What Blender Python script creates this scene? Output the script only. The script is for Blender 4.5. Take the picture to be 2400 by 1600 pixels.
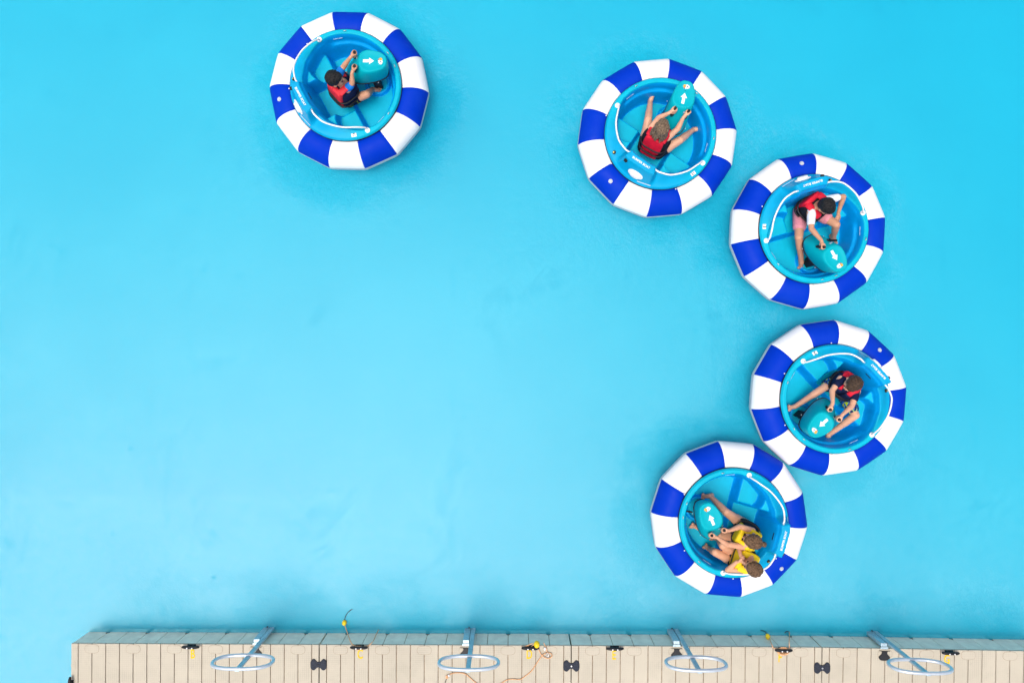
import bpy, bmesh, math, random
from mathutils import Vector, Matrix, Quaternion
R = math.radians
random.seed(7)
for o in list(bpy.data.objects): bpy.data.objects.remove(o)
S = bpy.context.scene
COL = S.collection

# ------------------------------------------------------------------ camera, sky, sun, exposure
CAM_Z = 8.63
FPX = 1600.0                      # focal length in photograph pixels (24 mm on 36 mm, 2400 px wide)
cd = bpy.data.cameras.new('camera'); cam = bpy.data.objects.new('camera', cd); COL.objects.link(cam)
cd.lens = 24; cd.sensor_width = 36; cd.clip_end = 500; cd.clip_start = .05
cam.location = (0, 0, CAM_Z); cam.rotation_euler = (0, 0, 0)
S.camera = cam
S.render.resolution_x = 1024; S.render.resolution_y = 682
W = bpy.data.worlds.new('World'); S.world = W; W.use_nodes = True
SUN_EL, SUN_AZ = R(76), R(228)    # high sun behind thin cloud, from the dock side
nt = W.node_tree; bg = nt.nodes['Background']
sky = nt.nodes.new('ShaderNodeTexSky'); sky.sky_type = 'NISHITA'; sky.sun_disc = False
sky.sun_elevation = SUN_EL; sky.sun_rotation = SUN_AZ
sky.air_density = 1.0; sky.dust_density = 6.0; sky.ozone_density = 1.0
hs = nt.nodes.new('ShaderNodeHueSaturation'); hs.inputs['Saturation'].default_value = .75
nt.links.new(sky.outputs[0], hs.inputs['Color']); nt.links.new(hs.outputs[0], bg.inputs[0])
bg.inputs[1].default_value = .15
sd = bpy.data.lights.new('sun', 'SUN'); sun = bpy.data.objects.new('sun', sd); COL.objects.link(sun)
sd.energy = 1.25; sd.angle = R(32); sd.color = (1, .95, .88)
sdir = Vector((math.sin(SUN_AZ)*math.cos(SUN_EL), math.cos(SUN_AZ)*math.cos(SUN_EL), math.sin(SUN_EL)))
sun.rotation_euler = sdir.to_track_quat('Z', 'Y').to_euler()
S.view_settings.view_transform = 'Standard'; S.view_settings.look = 'None'
S.view_settings.gamma = 1; S.view_settings.use_curve_mapping = False
S.view_settings.exposure = .28
S.render.engine = 'CYCLES'
S.cycles.max_bounces = 8; S.cycles.diffuse_bounces = 4; S.cycles.transparent_max_bounces = 12

def P(px, py, z):                 # a point of the place: photograph pixel seen at height z above the water
    k = (CAM_Z - z)/FPX
    return Vector(((px-1200)*k, (800-py)*k, z))

# ------------------------------------------------------------------ helpers
def lerp(a, b, t): return a+(b-a)*t
def ss(a, b, x):
    t = (x-a)/(b-a); t = 0 if t < 0 else 1 if t > 1 else t
    return t*t*(3-2*t)
def interp(x, xs, ys, smooth=True):
    if x <= xs[0]: return ys[0]
    for i in range(len(xs)-1):
        if x <= xs[i+1]:
            t = (x-xs[i])/(xs[i+1]-xs[i])
            if smooth: t = t*t*(3-2*t)
            return lerp(ys[i], ys[i+1], t)
    return ys[-1]

def link(name, data, parent=None, loc=(0, 0, 0), rot=(0, 0, 0)):
    o = bpy.data.objects.new(name, data); COL.objects.link(o)
    o.location = loc; o.rotation_euler = rot
    if parent: o.parent = parent
    return o
def tag(o, label=None, cat=None, group=None, kind=None):
    if label: o['label'] = label
    if cat: o['category'] = cat
    if group: o['group'] = group
    if kind: o['kind'] = kind
    return o
def thing(name, label, cat, loc=(0, 0, 0), rz=0, group=None):
    return tag(link(name, None, None, loc, (0, 0, rz)), label, cat, group)
def mesh_of(bm, name, mats, smooth=False, sharp=None):
    me = bpy.data.meshes.new(name)
    bmesh.ops.recalc_face_normals(bm, faces=bm.faces)
    bm.to_mesh(me); bm.free()
    for m in (mats if isinstance(mats, (list, tuple)) else [mats]): me.materials.append(m)
    if smooth:
        me.polygons.foreach_set('use_smooth', [True]*len(me.polygons))
        if sharp: me.set_sharp_from_angle(angle=R(sharp))
    return me
def part(name, bm, mats, parent, smooth=False, loc=(0, 0, 0), rot=(0, 0, 0), sharp=None):
    return link(name, mesh_of(bm, name, mats, smooth, sharp), parent, loc, rot)

def box(bm, x0, x1, y0, y1, z0, z1, bev=0, m=None):
    vs = [bm.verts.new(c) for c in ((x0,y0,z0),(x1,y0,z0),(x1,y1,z0),(x0,y1,z0),(x0,y0,z1),(x1,y0,z1),(x1,y1,z1),(x0,y1,z1))]
    fs = [bm.faces.new([vs[i] for i in f]) for f in ((0,3,2,1),(4,5,6,7),(0,1,5,4),(1,2,6,5),(2,3,7,6),(3,0,4,7))]
    if bev:
        es = list({e for f in fs for e in f.edges})
        bmesh.ops.bevel(bm, geom=es, offset=bev, segments=2, affect='EDGES', profile=.5)
    if m is not None:
        bmesh.ops.transform(bm, matrix=m, verts=[v for v in bm.verts if v not in getattr(bm, '_done', ())])
def ring_loft(bm, rings, closed=True, cap0=True, cap1=True):
    vr = [[bm.verts.new(p) for p in r] for r in rings]
    n = len(vr[0])
    for a, b in zip(vr, vr[1:]):
        for i in range(n if closed else n-1):
            j = (i+1) % n
            bm.faces.new((a[i], a[j], b[j], b[i]))
    if cap0: bm.faces.new(vr[0])
    if cap1: bm.faces.new(list(reversed(vr[-1])))
    return vr
def tube(bm, pts, r, n=10, closed=False, cap=True):
    pts = [Vector(p) for p in pts]; N = len(pts)
    rings = []; up = None
    for i, p in enumerate(pts):
        if closed: t = pts[(i+1) % N]-pts[i-1]
        else: t = pts[min(i+1, N-1)]-pts[max(i-1, 0)]
        t.normalize()
        if up is None: up = t.orthogonal().normalized()
        else: up = (up-t*up.dot(t)).normalized()
        s = t.cross(up); rr = r[i] if isinstance(r, (list, tuple)) else r
        rings.append([p+(up*math.cos(a)+s*math.sin(a))*rr for a in [2*math.pi*k/n for k in range(n)]])
    if closed: rings.append(rings[0])
    if closed:
        vr = [[bm.verts.new(q) for q in rg] for rg in rings[:-1]]; vr.append(vr[0])
        for a, b in zip(vr, vr[1:]):
            for i in range(n): bm.faces.new((a[i], a[(i+1) % n], b[(i+1) % n], b[i]))
    else: ring_loft(bm, rings, True, cap, cap)
def spline(pts, n=8):
    pts = [Vector(p) for p in pts]; out = []
    Q = [pts[0]*2-pts[1]]+pts+[pts[-1]*2-pts[-2]]
    for i in range(1, len(Q)-2):
        a, b, c, d = Q[i-1:i+3]
        for k in range(n):
            t = k/n
            out.append(.5*((2*b)+(c-a)*t+(2*a-5*b+4*c-d)*t*t+(3*b-a-3*c+d)*t**3))
    out.append(pts[-1]); return out
def disc(bm, c, r, z0, z1, n=20, sx=1, sy=1, bev=0):
    rs = [(r, z0), (r, z1-bev), (r-bev, z1)] if bev else [(r, z0), (r, z1)]
    ring_loft(bm, [[(c[0]+q*sx*math.cos(2*math.pi*k/n), c[1]+q*sy*math.sin(2*math.pi*k/n), z) for k in range(n)] for q, z in rs])
def sphere(bm, c, r, M=None, n=14):
    rr = r if isinstance(r, (list, tuple)) else (r, r, r)
    c = Vector(c); nv = max(6, n*2//3); X, Y, Z = [(M.col[i] if M else Vector((i == 0, i == 1, i == 2)))*rr[i] for i in range(3)]
    cs = [(math.cos(2*math.pi*k/n), math.sin(2*math.pi*k/n)) for k in range(n)]
    new = bm.verts.new; fnew = bm.faces.new
    top = new(c+Z); bot = new(c-Z); prev = None
    for i in range(1, nv):
        f = math.pi*i/nv; sf, cf = math.sin(f), math.cos(f)
        row = [new(c+X*(sf*a)+Y*(sf*b)+Z*cf) for a, b in cs]
        for k in range(n):
            q = (k+1) % n
            if prev is None: fnew((top, row[k], row[q]))
            else: fnew((prev[k], row[k], row[q], prev[q]))
        prev = row
    for k in range(n): fnew((prev[k], bot, prev[(k+1) % n]))
def cap(bm, a, b, ra, rb, n=12):
    a = Vector(a); b = Vector(b)
    sphere(bm, a, ra, None, n); sphere(bm, b, rb, None, n)
    d = b-a
    if d.length > 1e-4:
        q = d.to_track_quat('Z', 'Y').to_matrix()
        ring_loft(bm, [[a+q@Vector((ra*math.cos(t), ra*math.sin(t), 0)) for t in [2*math.pi*k/n for k in range(n)]],
                       [b+q@Vector((rb*math.cos(t), rb*math.sin(t), 0)) for t in [2*math.pi*k/n for k in range(n)]]])
def sbox(bm, c, r, M, e=.35, n=20):     # rounded box (superellipsoid) with half sizes r in the frame M
    def sp(v, k): return math.copysign(abs(v)**k, v)
    m = max(8, n*2//3); rings = []
    for i in range(1, m):
        f = -math.pi/2+math.pi*i/m
        rings.append([Vector(c)+M@Vector((r[0]*sp(math.cos(f), e)*sp(math.cos(t), e), r[1]*sp(math.cos(f), e)*sp(math.sin(t), e), r[2]*sp(math.sin(f), e)))
                      for t in [2*math.pi*k/n for k in range(n)]])
    ring_loft(bm, rings)
def remesh(bm, vox, smooth_it=4):
    me = bpy.data.meshes.new('tmp'); bmesh.ops.recalc_face_normals(bm, faces=bm.faces); bm.to_mesh(me); bm.free()
    o = bpy.data.objects.new('tmp', me); COL.objects.link(o)
    m = o.modifiers.new('r', 'REMESH'); m.mode = 'VOXEL'; m.voxel_size = vox; m.adaptivity = 0
    if smooth_it:
        s = o.modifiers.new('s', 'SMOOTH'); s.factor = .5; s.iterations = smooth_it
    dg = bpy.context.evaluated_depsgraph_get(); dg.update()
    out = bpy.data.meshes.new_from_object(o.evaluated_get(dg))
    bpy.data.objects.remove(o); bpy.data.meshes.remove(me)
    b2 = bmesh.new(); b2.from_mesh(out); bpy.data.meshes.remove(out)
    return b2
def text_mesh(body, size, extrude=.001, mat=None, name='lettering'):
    cu = bpy.data.curves.new('t', 'FONT'); cu.body = body; cu.size = size; cu.extrude = extrude
    cu.align_x = 'CENTER'; cu.align_y = 'CENTER'; cu.resolution_u = 3; cu.offset = size*.018
    o = bpy.data.objects.new('t', cu); COL.objects.link(o)
    dg = bpy.context.evaluated_depsgraph_get(); dg.update()
    me = bpy.data.meshes.new_from_object(o.evaluated_get(dg)); me.name = name
    bpy.data.objects.remove(o); me.materials.clear(); me.materials.append(mat)
    return me

# ------------------------------------------------------------------ materials
def mat(name, col, rough=.5, spec=.5, metal=0, noise=None, bump=None, coat=0, sss=0):
    """principled with optional (scale, amount) colour mottle and (scale, strength, distance) bump"""
    m = bpy.data.materials.new(name); m.use_nodes = True
    t = m.node_tree; b = t.nodes['Principled BSDF']
    b.inputs['Base Color'].default_value = (*col, 1); b.inputs['Roughness'].default_value = rough
    b.inputs['Specular IOR Level'].default_value = spec; b.inputs['Metallic'].default_value = metal
    b.inputs['Coat Weight'].default_value = coat
    if sss:
        b.inputs['Subsurface Weight'].default_value = sss; b.inputs['Subsurface Radius'].default_value = (.012, .005, .003)
        b.inputs['Subsurface Scale'].default_value = 1
    tc = t.nodes.new('ShaderNodeTexCoord')
    if noise:
        n = t.nodes.new('ShaderNodeTexNoise'); n.inputs['Scale'].default_value = noise[0]; n.inputs['Detail'].default_value = 5
        t.links.new(tc.outputs['Object'], n.inputs['Vector'])
        r = t.nodes.new('ShaderNodeValToRGB')
        a = noise[1]
        r.color_ramp.elements[0].position = .3; r.color_ramp.elements[1].position = .7
        r.color_ramp.elements[0].color = (*[c*(1-a) for c in col], 1)
        r.color_ramp.elements[1].color = (*[min(1, c*(1+a*.6)) for c in col], 1)
        t.links.new(n.outputs['Fac'], r.inputs[0]); t.links.new(r.outputs[0], b.inputs['Base Color'])
    if bump:
        n2 = t.nodes.new('ShaderNodeTexNoise'); n2.inputs['Scale'].default_value = bump[0]; n2.inputs['Detail'].default_value = 4
        t.links.new(tc.outputs['Object'], n2.inputs['Vector'])
        bp = t.nodes.new('ShaderNodeBump'); bp.inputs['Strength'].default_value = bump[1]; bp.inputs['Distance'].default_value = bump[2]
        t.links.new(n2.outputs['Fac'], bp.inputs['Height']); t.links.new(bp.outputs[0], b.inputs['Normal'])
    return m
M = {}
def vinyl(name, col, spot, amt, spec):
    m = bpy.data.materials.new(name); m.use_nodes = True; t = m.node_tree; b = t.nodes['Principled BSDF']
    tc = t.nodes.new('ShaderNodeTexCoord'); oi = t.nodes.new('ShaderNodeObjectInfo')
    of = t.nodes.new('ShaderNodeVectorMath'); of.operation = 'MULTIPLY_ADD'; of.inputs[1].default_value = (1, 1, 1)
    sc = t.nodes.new('ShaderNodeMath'); sc.operation = 'MULTIPLY'; sc.inputs[1].default_value = 37; t.links.new(oi.outputs['Random'], sc.inputs[0])
    t.links.new(tc.outputs['Object'], of.inputs[0]); t.links.new(sc.outputs[0], of.inputs[2])
    def nz(s_, d, r=.55):
        n = t.nodes.new('ShaderNodeTexNoise'); n.inputs['Scale'].default_value = s_; n.inputs['Detail'].default_value = d; n.inputs['Roughness'].default_value = r
        t.links.new(of.outputs[0], n.inputs['Vector']); return n.outputs['Fac']
    def rg(x, a, b_, c, d):
        n = t.nodes.new('ShaderNodeMapRange'); n.inputs[1].default_value = a; n.inputs[2].default_value = b_; n.inputs[3].default_value = c; n.inputs[4].default_value = d
        t.links.new(x, n.inputs[0]); return n.outputs[0]
    ad = t.nodes.new('ShaderNodeMath'); ad.operation = 'ADD'
    t.links.new(rg(nz(26, 9, .7), .63, .74, 0, amt), ad.inputs[0]); t.links.new(rg(nz(3.5, 5), .45, .75, 0, amt*.35), ad.inputs[1])
    mx = t.nodes.new('ShaderNodeMix'); mx.data_type = 'RGBA'; mx.inputs[6].default_value = (*col, 1); mx.inputs[7].default_value = (*spot, 1)
    t.links.new(ad.outputs[0], mx.inputs[0]); t.links.new(mx.outputs[2], b.inputs['Base Color'])
    bp = t.nodes.new('ShaderNodeBump'); bp.inputs['Strength'].default_value = .3; bp.inputs['Distance'].default_value = .012
    t.links.new(nz(6, 3), bp.inputs['Height']); t.links.new(bp.outputs[0], b.inputs['Normal'])
    t.links.new(rg(nz(5, 4), .3, .7, .36, .58), b.inputs['Roughness']); b.inputs['Specular IOR Level'].default_value = spec
    return m
M['vinyl_blue'] = vinyl('vinyl_blue', (.0, .032, .45), (.02, .09, .48), .4, .05)
M['vinyl_white'] = vinyl('vinyl_white', (.82, .825, .84), (.58, .59, .62), .4, .35)
M['vinyl_grey'] = mat('vinyl_grey', (.50, .53, .58), .5, .3, noise=(6, .12))
M['pod'] = mat('pod_plastic', (.0, .38, .46), .5, .10, noise=(5, .05))
M['black'] = mat('black_rubber', (.008, .009, .013), .55, .4, noise=(30, .3))
M['shade_slot_dark'] = mat('rim_shade_and_slot', (.003, .004, .02), .6, .3)  # painted shade below the hull rim; also the handle slot rings
M['white_plastic'] = mat('white_plastic', (.80, .80, .80), .35, .5, noise=(12, .03))
M['white_decal'] = mat('white_decal', (.82, .82, .82), .5, .3)
M['pale_decal'] = mat('pale_decal', (.42, .60, .78), .5, .3, noise=(60, .35))
M['ink'] = mat('black_ink', (.004, .006, .012), .6, .3)
M['steel'] = mat('steel', (.62, .62, .62), .3, .5, 1, noise=(40, .1))
M['galv'] = mat('galvanised', (.42, .55, .62), .48, .5, .55, noise=(22, .22))
M['alu'] = mat('aluminium_pipe', (.60, .66, .72), .34, .5, .45, noise=(25, .06))
M['yellow'] = mat('yellow_paint', (.80, .52, .002), .6, .3, noise=(45, .25))
M['yellow_float'] = mat('yellow_float', (.82, .58, .01), .45, .4, noise=(15, .15))
M['rope_orange'] = mat('orange_rope', (.78, .43, .22), .8, .2, noise=(120, .4), bump=(260, .8, .004))
M['rope_tan'] = mat('faded_rope', (.66, .38, .20), .8, .2, noise=(120, .35), bump=(260, .8, .004))
M['brass'] = mat('brass', (.62, .45, .12), .4, .5, .7)
M['emb_orange'] = mat('emblem_orange', (.75, .40, .06), .5, .3, noise=(70, .5))
M['emb_blue'] = mat('emblem_blue', (.03, .07, .25), .5, .3)
M['emb_red'] = mat('emblem_red', (.5, .03, .07), .5, .3)
M['skin'] = mat('skin', (.66, .345, .215), .5, .35, noise=(9, .10))
M['skin_tan'] = mat('skin_tan', (.56, .285, .175), .5, .35, noise=(9, .10))
M['skin_fair'] = mat('skin_fair', (.68, .37, .24), .5, .35, noise=(9, .10))
M['lips'] = mat('lips', (.42, .12, .10), .5, .3)
M['vest_red'] = mat('vest_red', (.62, .008, .03), .6, .25, noise=(14, .25), bump=(22, .5, .012))
M['vest_coral'] = mat('vest_coral', (.68, .03, .045), .6, .25, noise=(14, .25), bump=(22, .5, .012))
M['vest_black'] = mat('vest_black', (.008, .009, .016), .7, .2, noise=(20, .3), bump=(24, .5, .01))
M['vest_yellow'] = mat('vest_yellow', (.80, .58, .01), .6, .25, noise=(14, .18), bump=(22, .5, .012))
M['shirt_navy'] = mat('shirt_navy', (.006, .012, .05), .8, .15, noise=(25, .3), bump=(30, .5, .01))
M['shirt_blue'] = mat('shirt_blue', (.01, .18, .62), .8, .15, noise=(25, .15), bump=(30, .5, .01))
M['shirt_white'] = mat('shirt_white', (.72, .75, .80), .8, .15, noise=(25, .08), bump=(30, .5, .01))

def hair_mat(name, dark, light):
    m = bpy.data.materials.new(name); m.use_nodes = True; t = m.node_tree; b = t.nodes['Principled BSDF']
    tc = t.nodes.new('ShaderNodeTexCoord'); mp = t.nodes.new('ShaderNodeMapping'); mp.inputs['Scale'].default_value = (26, 26, 7)
    n = t.nodes.new('ShaderNodeTexNoise'); n.inputs['Scale'].default_value = 3.2; n.inputs['Detail'].default_value = 6; n.inputs['Distortion'].default_value = .8
    t.links.new(tc.outputs['Object'], mp.inputs[0]); t.links.new(mp.outputs[0], n.inputs['Vector'])
    r = t.nodes.new('ShaderNodeValToRGB'); r.color_ramp.elements[0].position = .35; r.color_ramp.elements[1].position = .68
    r.color_ramp.elements[0].color = (*dark, 1); r.color_ramp.elements[1].color = (*light, 1)
    t.links.new(n.outputs['Fac'], r.inputs[0]); t.links.new(r.outputs[0], b.inputs['Base Color'])
    bp = t.nodes.new('ShaderNodeBump'); bp.inputs['Strength'].default_value = .9; bp.inputs['Distance'].default_value = .012
    t.links.new(n.outputs['Fac'], bp.inputs['Height']); t.links.new(bp.outputs[0], b.inputs['Normal'])
    b.inputs['Roughness'].default_value = .55; b.inputs['Specular IOR Level'].default_value = .3
    return m
M['hair_black'] = hair_mat('hair_black', (.003, .003, .004), (.012, .011, .012))
M['hair_brown'] = hair_mat('hair_brown', (.022, .012, .007), (.085, .05, .03))
M['hair_blond'] = hair_mat('hair_blond', (.06, .038, .024), (.28, .19, .12))
M['hair_ash'] = hair_mat('hair_ash', (.05, .028, .015), (.22, .125, .065))

def pattern_mat(name, cols, scale, sx=1):
    m = bpy.data.materials.new(name); m.use_nodes = True; t = m.node_tree; b = t.nodes['Principled BSDF']
    tc = t.nodes.new('ShaderNodeTexCoord'); mp = t.nodes.new('ShaderNodeMapping'); mp.inputs['Scale'].default_value = (sx, 1, 1)
    n = t.nodes.new('ShaderNodeTexNoise'); n.inputs['Scale'].default_value = scale; n.inputs['Detail'].default_value = 1.5; n.inputs['Distortion'].default_value = 1.5
    t.links.new(tc.outputs['Object'], mp.inputs[0]); t.links.new(mp.outputs[0], n.inputs['Vector'])
    r = t.nodes.new('ShaderNodeValToRGB'); cr = r.color_ramp; cr.interpolation = 'CONSTANT'
    while len(cr.elements) < len(cols): cr.elements.new(.5)
    for e, (p, c) in zip(cr.elements, cols): e.position = p; e.color = (*c, 1)
    t.links.new(n.outputs['Fac'], r.inputs[0]); t.links.new(r.outputs[0], b.inputs['Base Color'])
    b.inputs['Roughness'].default_value = .8; b.inputs['Specular IOR Level'].default_value = .15
    return m
M['shorts_lime'] = pattern_mat('shorts_lime', [(0, (.01, .15, .45)), (.36, (.008, .015, .06)), (.55, (.01, .12, .42)), (.63, (.40, .55, .01))], 16)
M['shorts_dark'] = pattern_mat('shorts_dark', [(0, (.006, .01, .03)), (.58, (.30, .38, .03)), (.68, (.02, .05, .02))], 22)
M['shorts_pink'] = mat('shorts_pink', (.72, .27, .32), .8, .15, noise=(40, .22), bump=(30, .6, .01))
M['swim_stripe'] = pattern_mat('swim_stripe', [(0, (.01, .01, .012)), (.42, (.55, .60, .40)), (.50, (.01, .01, .012)), (.57, (.62, .66, .50)), (.66, (.02, .02, .02))], 24, 2.5)

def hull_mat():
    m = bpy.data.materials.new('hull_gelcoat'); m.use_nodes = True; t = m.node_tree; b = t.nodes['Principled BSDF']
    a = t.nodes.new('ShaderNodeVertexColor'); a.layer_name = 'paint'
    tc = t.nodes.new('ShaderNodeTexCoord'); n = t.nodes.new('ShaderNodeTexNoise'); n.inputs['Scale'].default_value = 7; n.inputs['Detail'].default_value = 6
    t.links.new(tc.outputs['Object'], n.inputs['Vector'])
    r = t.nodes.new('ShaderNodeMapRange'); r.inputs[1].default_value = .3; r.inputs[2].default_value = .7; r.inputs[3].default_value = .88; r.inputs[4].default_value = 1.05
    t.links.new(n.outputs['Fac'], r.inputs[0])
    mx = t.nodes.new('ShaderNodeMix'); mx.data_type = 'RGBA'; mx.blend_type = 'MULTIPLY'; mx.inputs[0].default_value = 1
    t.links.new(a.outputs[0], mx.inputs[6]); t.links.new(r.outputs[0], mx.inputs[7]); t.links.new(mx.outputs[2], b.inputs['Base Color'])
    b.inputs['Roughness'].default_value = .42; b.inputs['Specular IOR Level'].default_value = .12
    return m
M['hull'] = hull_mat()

def deck_mat(name, col):
    m = bpy.data.materials.new(name); m.use_nodes = True; t = m.node_tree; b = t.nodes['Principled BSDF']
    tc = t.nodes.new('ShaderNodeTexCoord'); gx = t.nodes.new('ShaderNodeNewGeometry')
    br = t.nodes.new('ShaderNodeTexBrick'); br.offset = 0; br.inputs['Scale'].default_value = 1
    br.inputs['Brick Width'].default_value = .024; br.inputs['Row Height'].default_value = .024; br.inputs['Mortar Size'].default_value = .0022; br.inputs['Mortar Smooth'].default_value = .4
    br.inputs['Color1'].default_value = (1, 1, 1, 1); br.inputs['Color2'].default_value = (1, 1, 1, 1); br.inputs['Mortar'].default_value = (0, 0, 0, 1)
    t.links.new(gx.outputs['Position'], br.inputs['Vector'])
    n = t.nodes.new('ShaderNodeTexNoise'); n.inputs['Scale'].default_value = 5; n.inputs['Detail'].default_value = 8; n.inputs['Roughness'].default_value = .65
    t.links.new(gx.outputs['Position'], n.inputs['Vector'])
    mul = t.nodes.new('ShaderNodeMapRange'); mul.inputs[1].default_value = .45; mul.inputs[2].default_value = .62; mul.inputs[3].default_value = .03; mul.inputs[4].default_value = .30
    t.links.new(n.outputs['Fac'], mul.inputs[0])
    inv = t.nodes.new('ShaderNodeMath'); inv.operation = 'SUBTRACT'; inv.inputs[0].default_value = 1; t.links.new(br.outputs['Color'], inv.inputs[1])
    gm = t.nodes.new('ShaderNodeMath'); gm.operation = 'MULTIPLY'; t.links.new(inv.outputs[0], gm.inputs[0]); t.links.new(mul.outputs[0], gm.inputs[1])
    n2 = t.nodes.new('ShaderNodeTexNoise'); n2.inputs['Scale'].default_value = 1.3; n2.inputs['Detail'].default_value = 6
    t.links.new(gx.outputs['Position'], n2.inputs['Vector'])
    r = t.nodes.new('ShaderNodeValToRGB'); r.color_ramp.elements[0].position = .3; r.color_ramp.elements[1].position = .72
    r.color_ramp.elements[0].color = (*[c*.92 for c in col], 1); r.color_ramp.elements[1].color = (*[c*1.04 for c in col], 1)
    t.links.new(n2.outputs['Fac'], r.inputs[0])
    # scuffs
    n3 = t.nodes.new('ShaderNodeTexNoise'); n3.inputs['Scale'].default_value = 14; n3.inputs['Detail'].default_value = 10; n3.inputs['Roughness'].default_value = .75
    t.links.new(gx.outputs['Position'], n3.inputs['Vector'])
    sc = t.nodes.new('ShaderNodeMapRange'); sc.inputs[1].default_value = .64; sc.inputs[2].default_value = .74; sc.inputs[3].default_value = 0; sc.inputs[4].default_value = .5
    t.links.new(n3.outputs['Fac'], sc.inputs[0])
    ad = t.nodes.new('ShaderNodeMath'); ad.operation = 'ADD'; t.links.new(gm.outputs[0], ad.inputs[0]); t.links.new(sc.outputs[0], ad.inputs[1])
    mx = t.nodes.new('ShaderNodeMix'); mx.data_type = 'RGBA'; mx.inputs[7].default_value = (*[c*.25 for c in col], 1)
    t.links.new(ad.outputs[0], mx.inputs[0]); t.links.new(r.outputs[0], mx.inputs[6]); t.links.new(mx.outputs[2], b.inputs['Base Color'])
    bp = t.nodes.new('ShaderNodeBump'); bp.inputs['Strength'].default_value = .4; bp.inputs['Distance'].default_value = .002
    t.links.new(br.outputs['Color'], bp.inputs['Height']); t.links.new(bp.outputs[0], b.inputs['Normal'])
    b.inputs['Roughness'].default_value = .7; b.inputs['Specular IOR Level'].default_value = .25
    return m
M['deck'] = deck_mat('dock_plastic', (.495, .452, .362))
M['deck_side'] = mat('dock_side_lightened', (.80, .80, .68), .65, .1, noise=(9, .12))  # deck plastic in a paler colour, to offset the shade on this face
M['groove'] = mat('groove_dirt', (.33, .25, .18), .9, .1, noise=(30, .4))

# ------------------------------------------------------------------ the pool: floor and water
def floor_mat():
    m = bpy.data.materials.new('pool_liner'); m.use_nodes = True; t = m.node_tree; b = t.nodes['Principled BSDF']
    g = t.nodes.new('ShaderNodeNewGeometry')
    def noise(sc, det, rough=.55, dist=0):
        n = t.nodes.new('ShaderNodeTexNoise'); n.inputs['Scale'].default_value = sc; n.inputs['Detail'].default_value = det
        n.inputs['Roughness'].default_value = rough; n.inputs['Distortion'].default_value = dist
        t.links.new(g.outputs['Position'], n.inputs['Vector']); return n
    def rng(src, a, b_, c, d):
        r = t.nodes.new('ShaderNodeMapRange'); r.inputs[1].default_value = a; r.inputs[2].default_value = b_; r.inputs[3].default_value = c; r.inputs[4].default_value = d
        t.links.new(src, r.inputs[0]); return r
    def math_(op, a, b_=None):
        n = t.nodes.new('ShaderNodeMath'); n.operation = op
        for i, v in enumerate((a, b_)):
            if v is None: continue
            if isinstance(v, (int, float)): n.inputs[i].default_value = v
            else: t.links.new(v, n.inputs[i])
        return n.outputs[0]
    big = rng(noise(.6, 5).outputs['Fac'], .3, .7, 0, 1)
    r = t.nodes.new('ShaderNodeValToRGB')
    r.color_ramp.elements[0].color = (.76, .70, .74, 1); r.color_ramp.elements[1].color = (.98, .84, .85, 1)
    t.links.new(big.outputs[0], r.inputs[0])
    # stains, spots where hardware rested, and two wobbling liner seams
    st = rng(noise(1.1, 9, .68, .6).outputs['Fac'], .58, .76, 0, .85).outputs[0]
    vo = t.nodes.new('ShaderNodeTexVoronoi'); vo.inputs['Scale'].default_value = 1.25; t.links.new(g.outputs['Position'], vo.inputs['Vector'])
    sp = rng(vo.outputs['Distance'], .02, .055, .75, 0).outputs[0]
    sx = t.nodes.new('ShaderNodeSeparateXYZ'); t.links.new(g.outputs['Position'], sx.inputs[0])
    wob = math_('MULTIPLY', math_('SUBTRACT', noise(.5, 3).outputs['Fac'], .5), .5)
    xs = math_('ADD', math_('ADD', sx.outputs[0], wob), 102.55)
    md = math_('ABSOLUTE', math_('SUBTRACT', math_('MODULO', xs, 3.7), 1.85))
    se = math_('MULTIPLY', rng(md, .012, .05, .28, 0).outputs[0], rng(noise(2.2, 5).outputs['Fac'], .42, .6, 0, 1).outputs[0])
    fm = rng(noise(9, 8, .7).outputs['Fac'], .42, .74, 0, .36).outputs[0]
    tot = math_('MINIMUM', math_('ADD', math_('ADD', math_('ADD', st, sp), se), fm), .8)
    mx = t.nodes.new('ShaderNodeMix'); mx.data_type = 'RGBA'; mx.inputs[7].default_value = (.22, .50, .60, 1)
    t.links.new(tot, mx.inputs[0]); t.links.new(r.outputs[0], mx.inputs[6]); t.links.new(mx.outputs[2], b.inputs['Base Color'])
    b.inputs['Roughness'].default_value = .8; b.inputs['Specular IOR Level'].default_value = .1
    return m
bm = bmesh.new()
bmesh.ops.create_grid(bm, x_segments=70, y_segments=70, size=70)
for v in bm.verts: v.co.z = -min(3.0, max(.22, 1.02+.25*v.co.y+.07*v.co.x))      # deepens away from the dock
tag(part('pool_floor', bm, floor_mat(), None), 'cyan pool floor seen through shallow water', 'pool floor', kind='structure')

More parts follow.
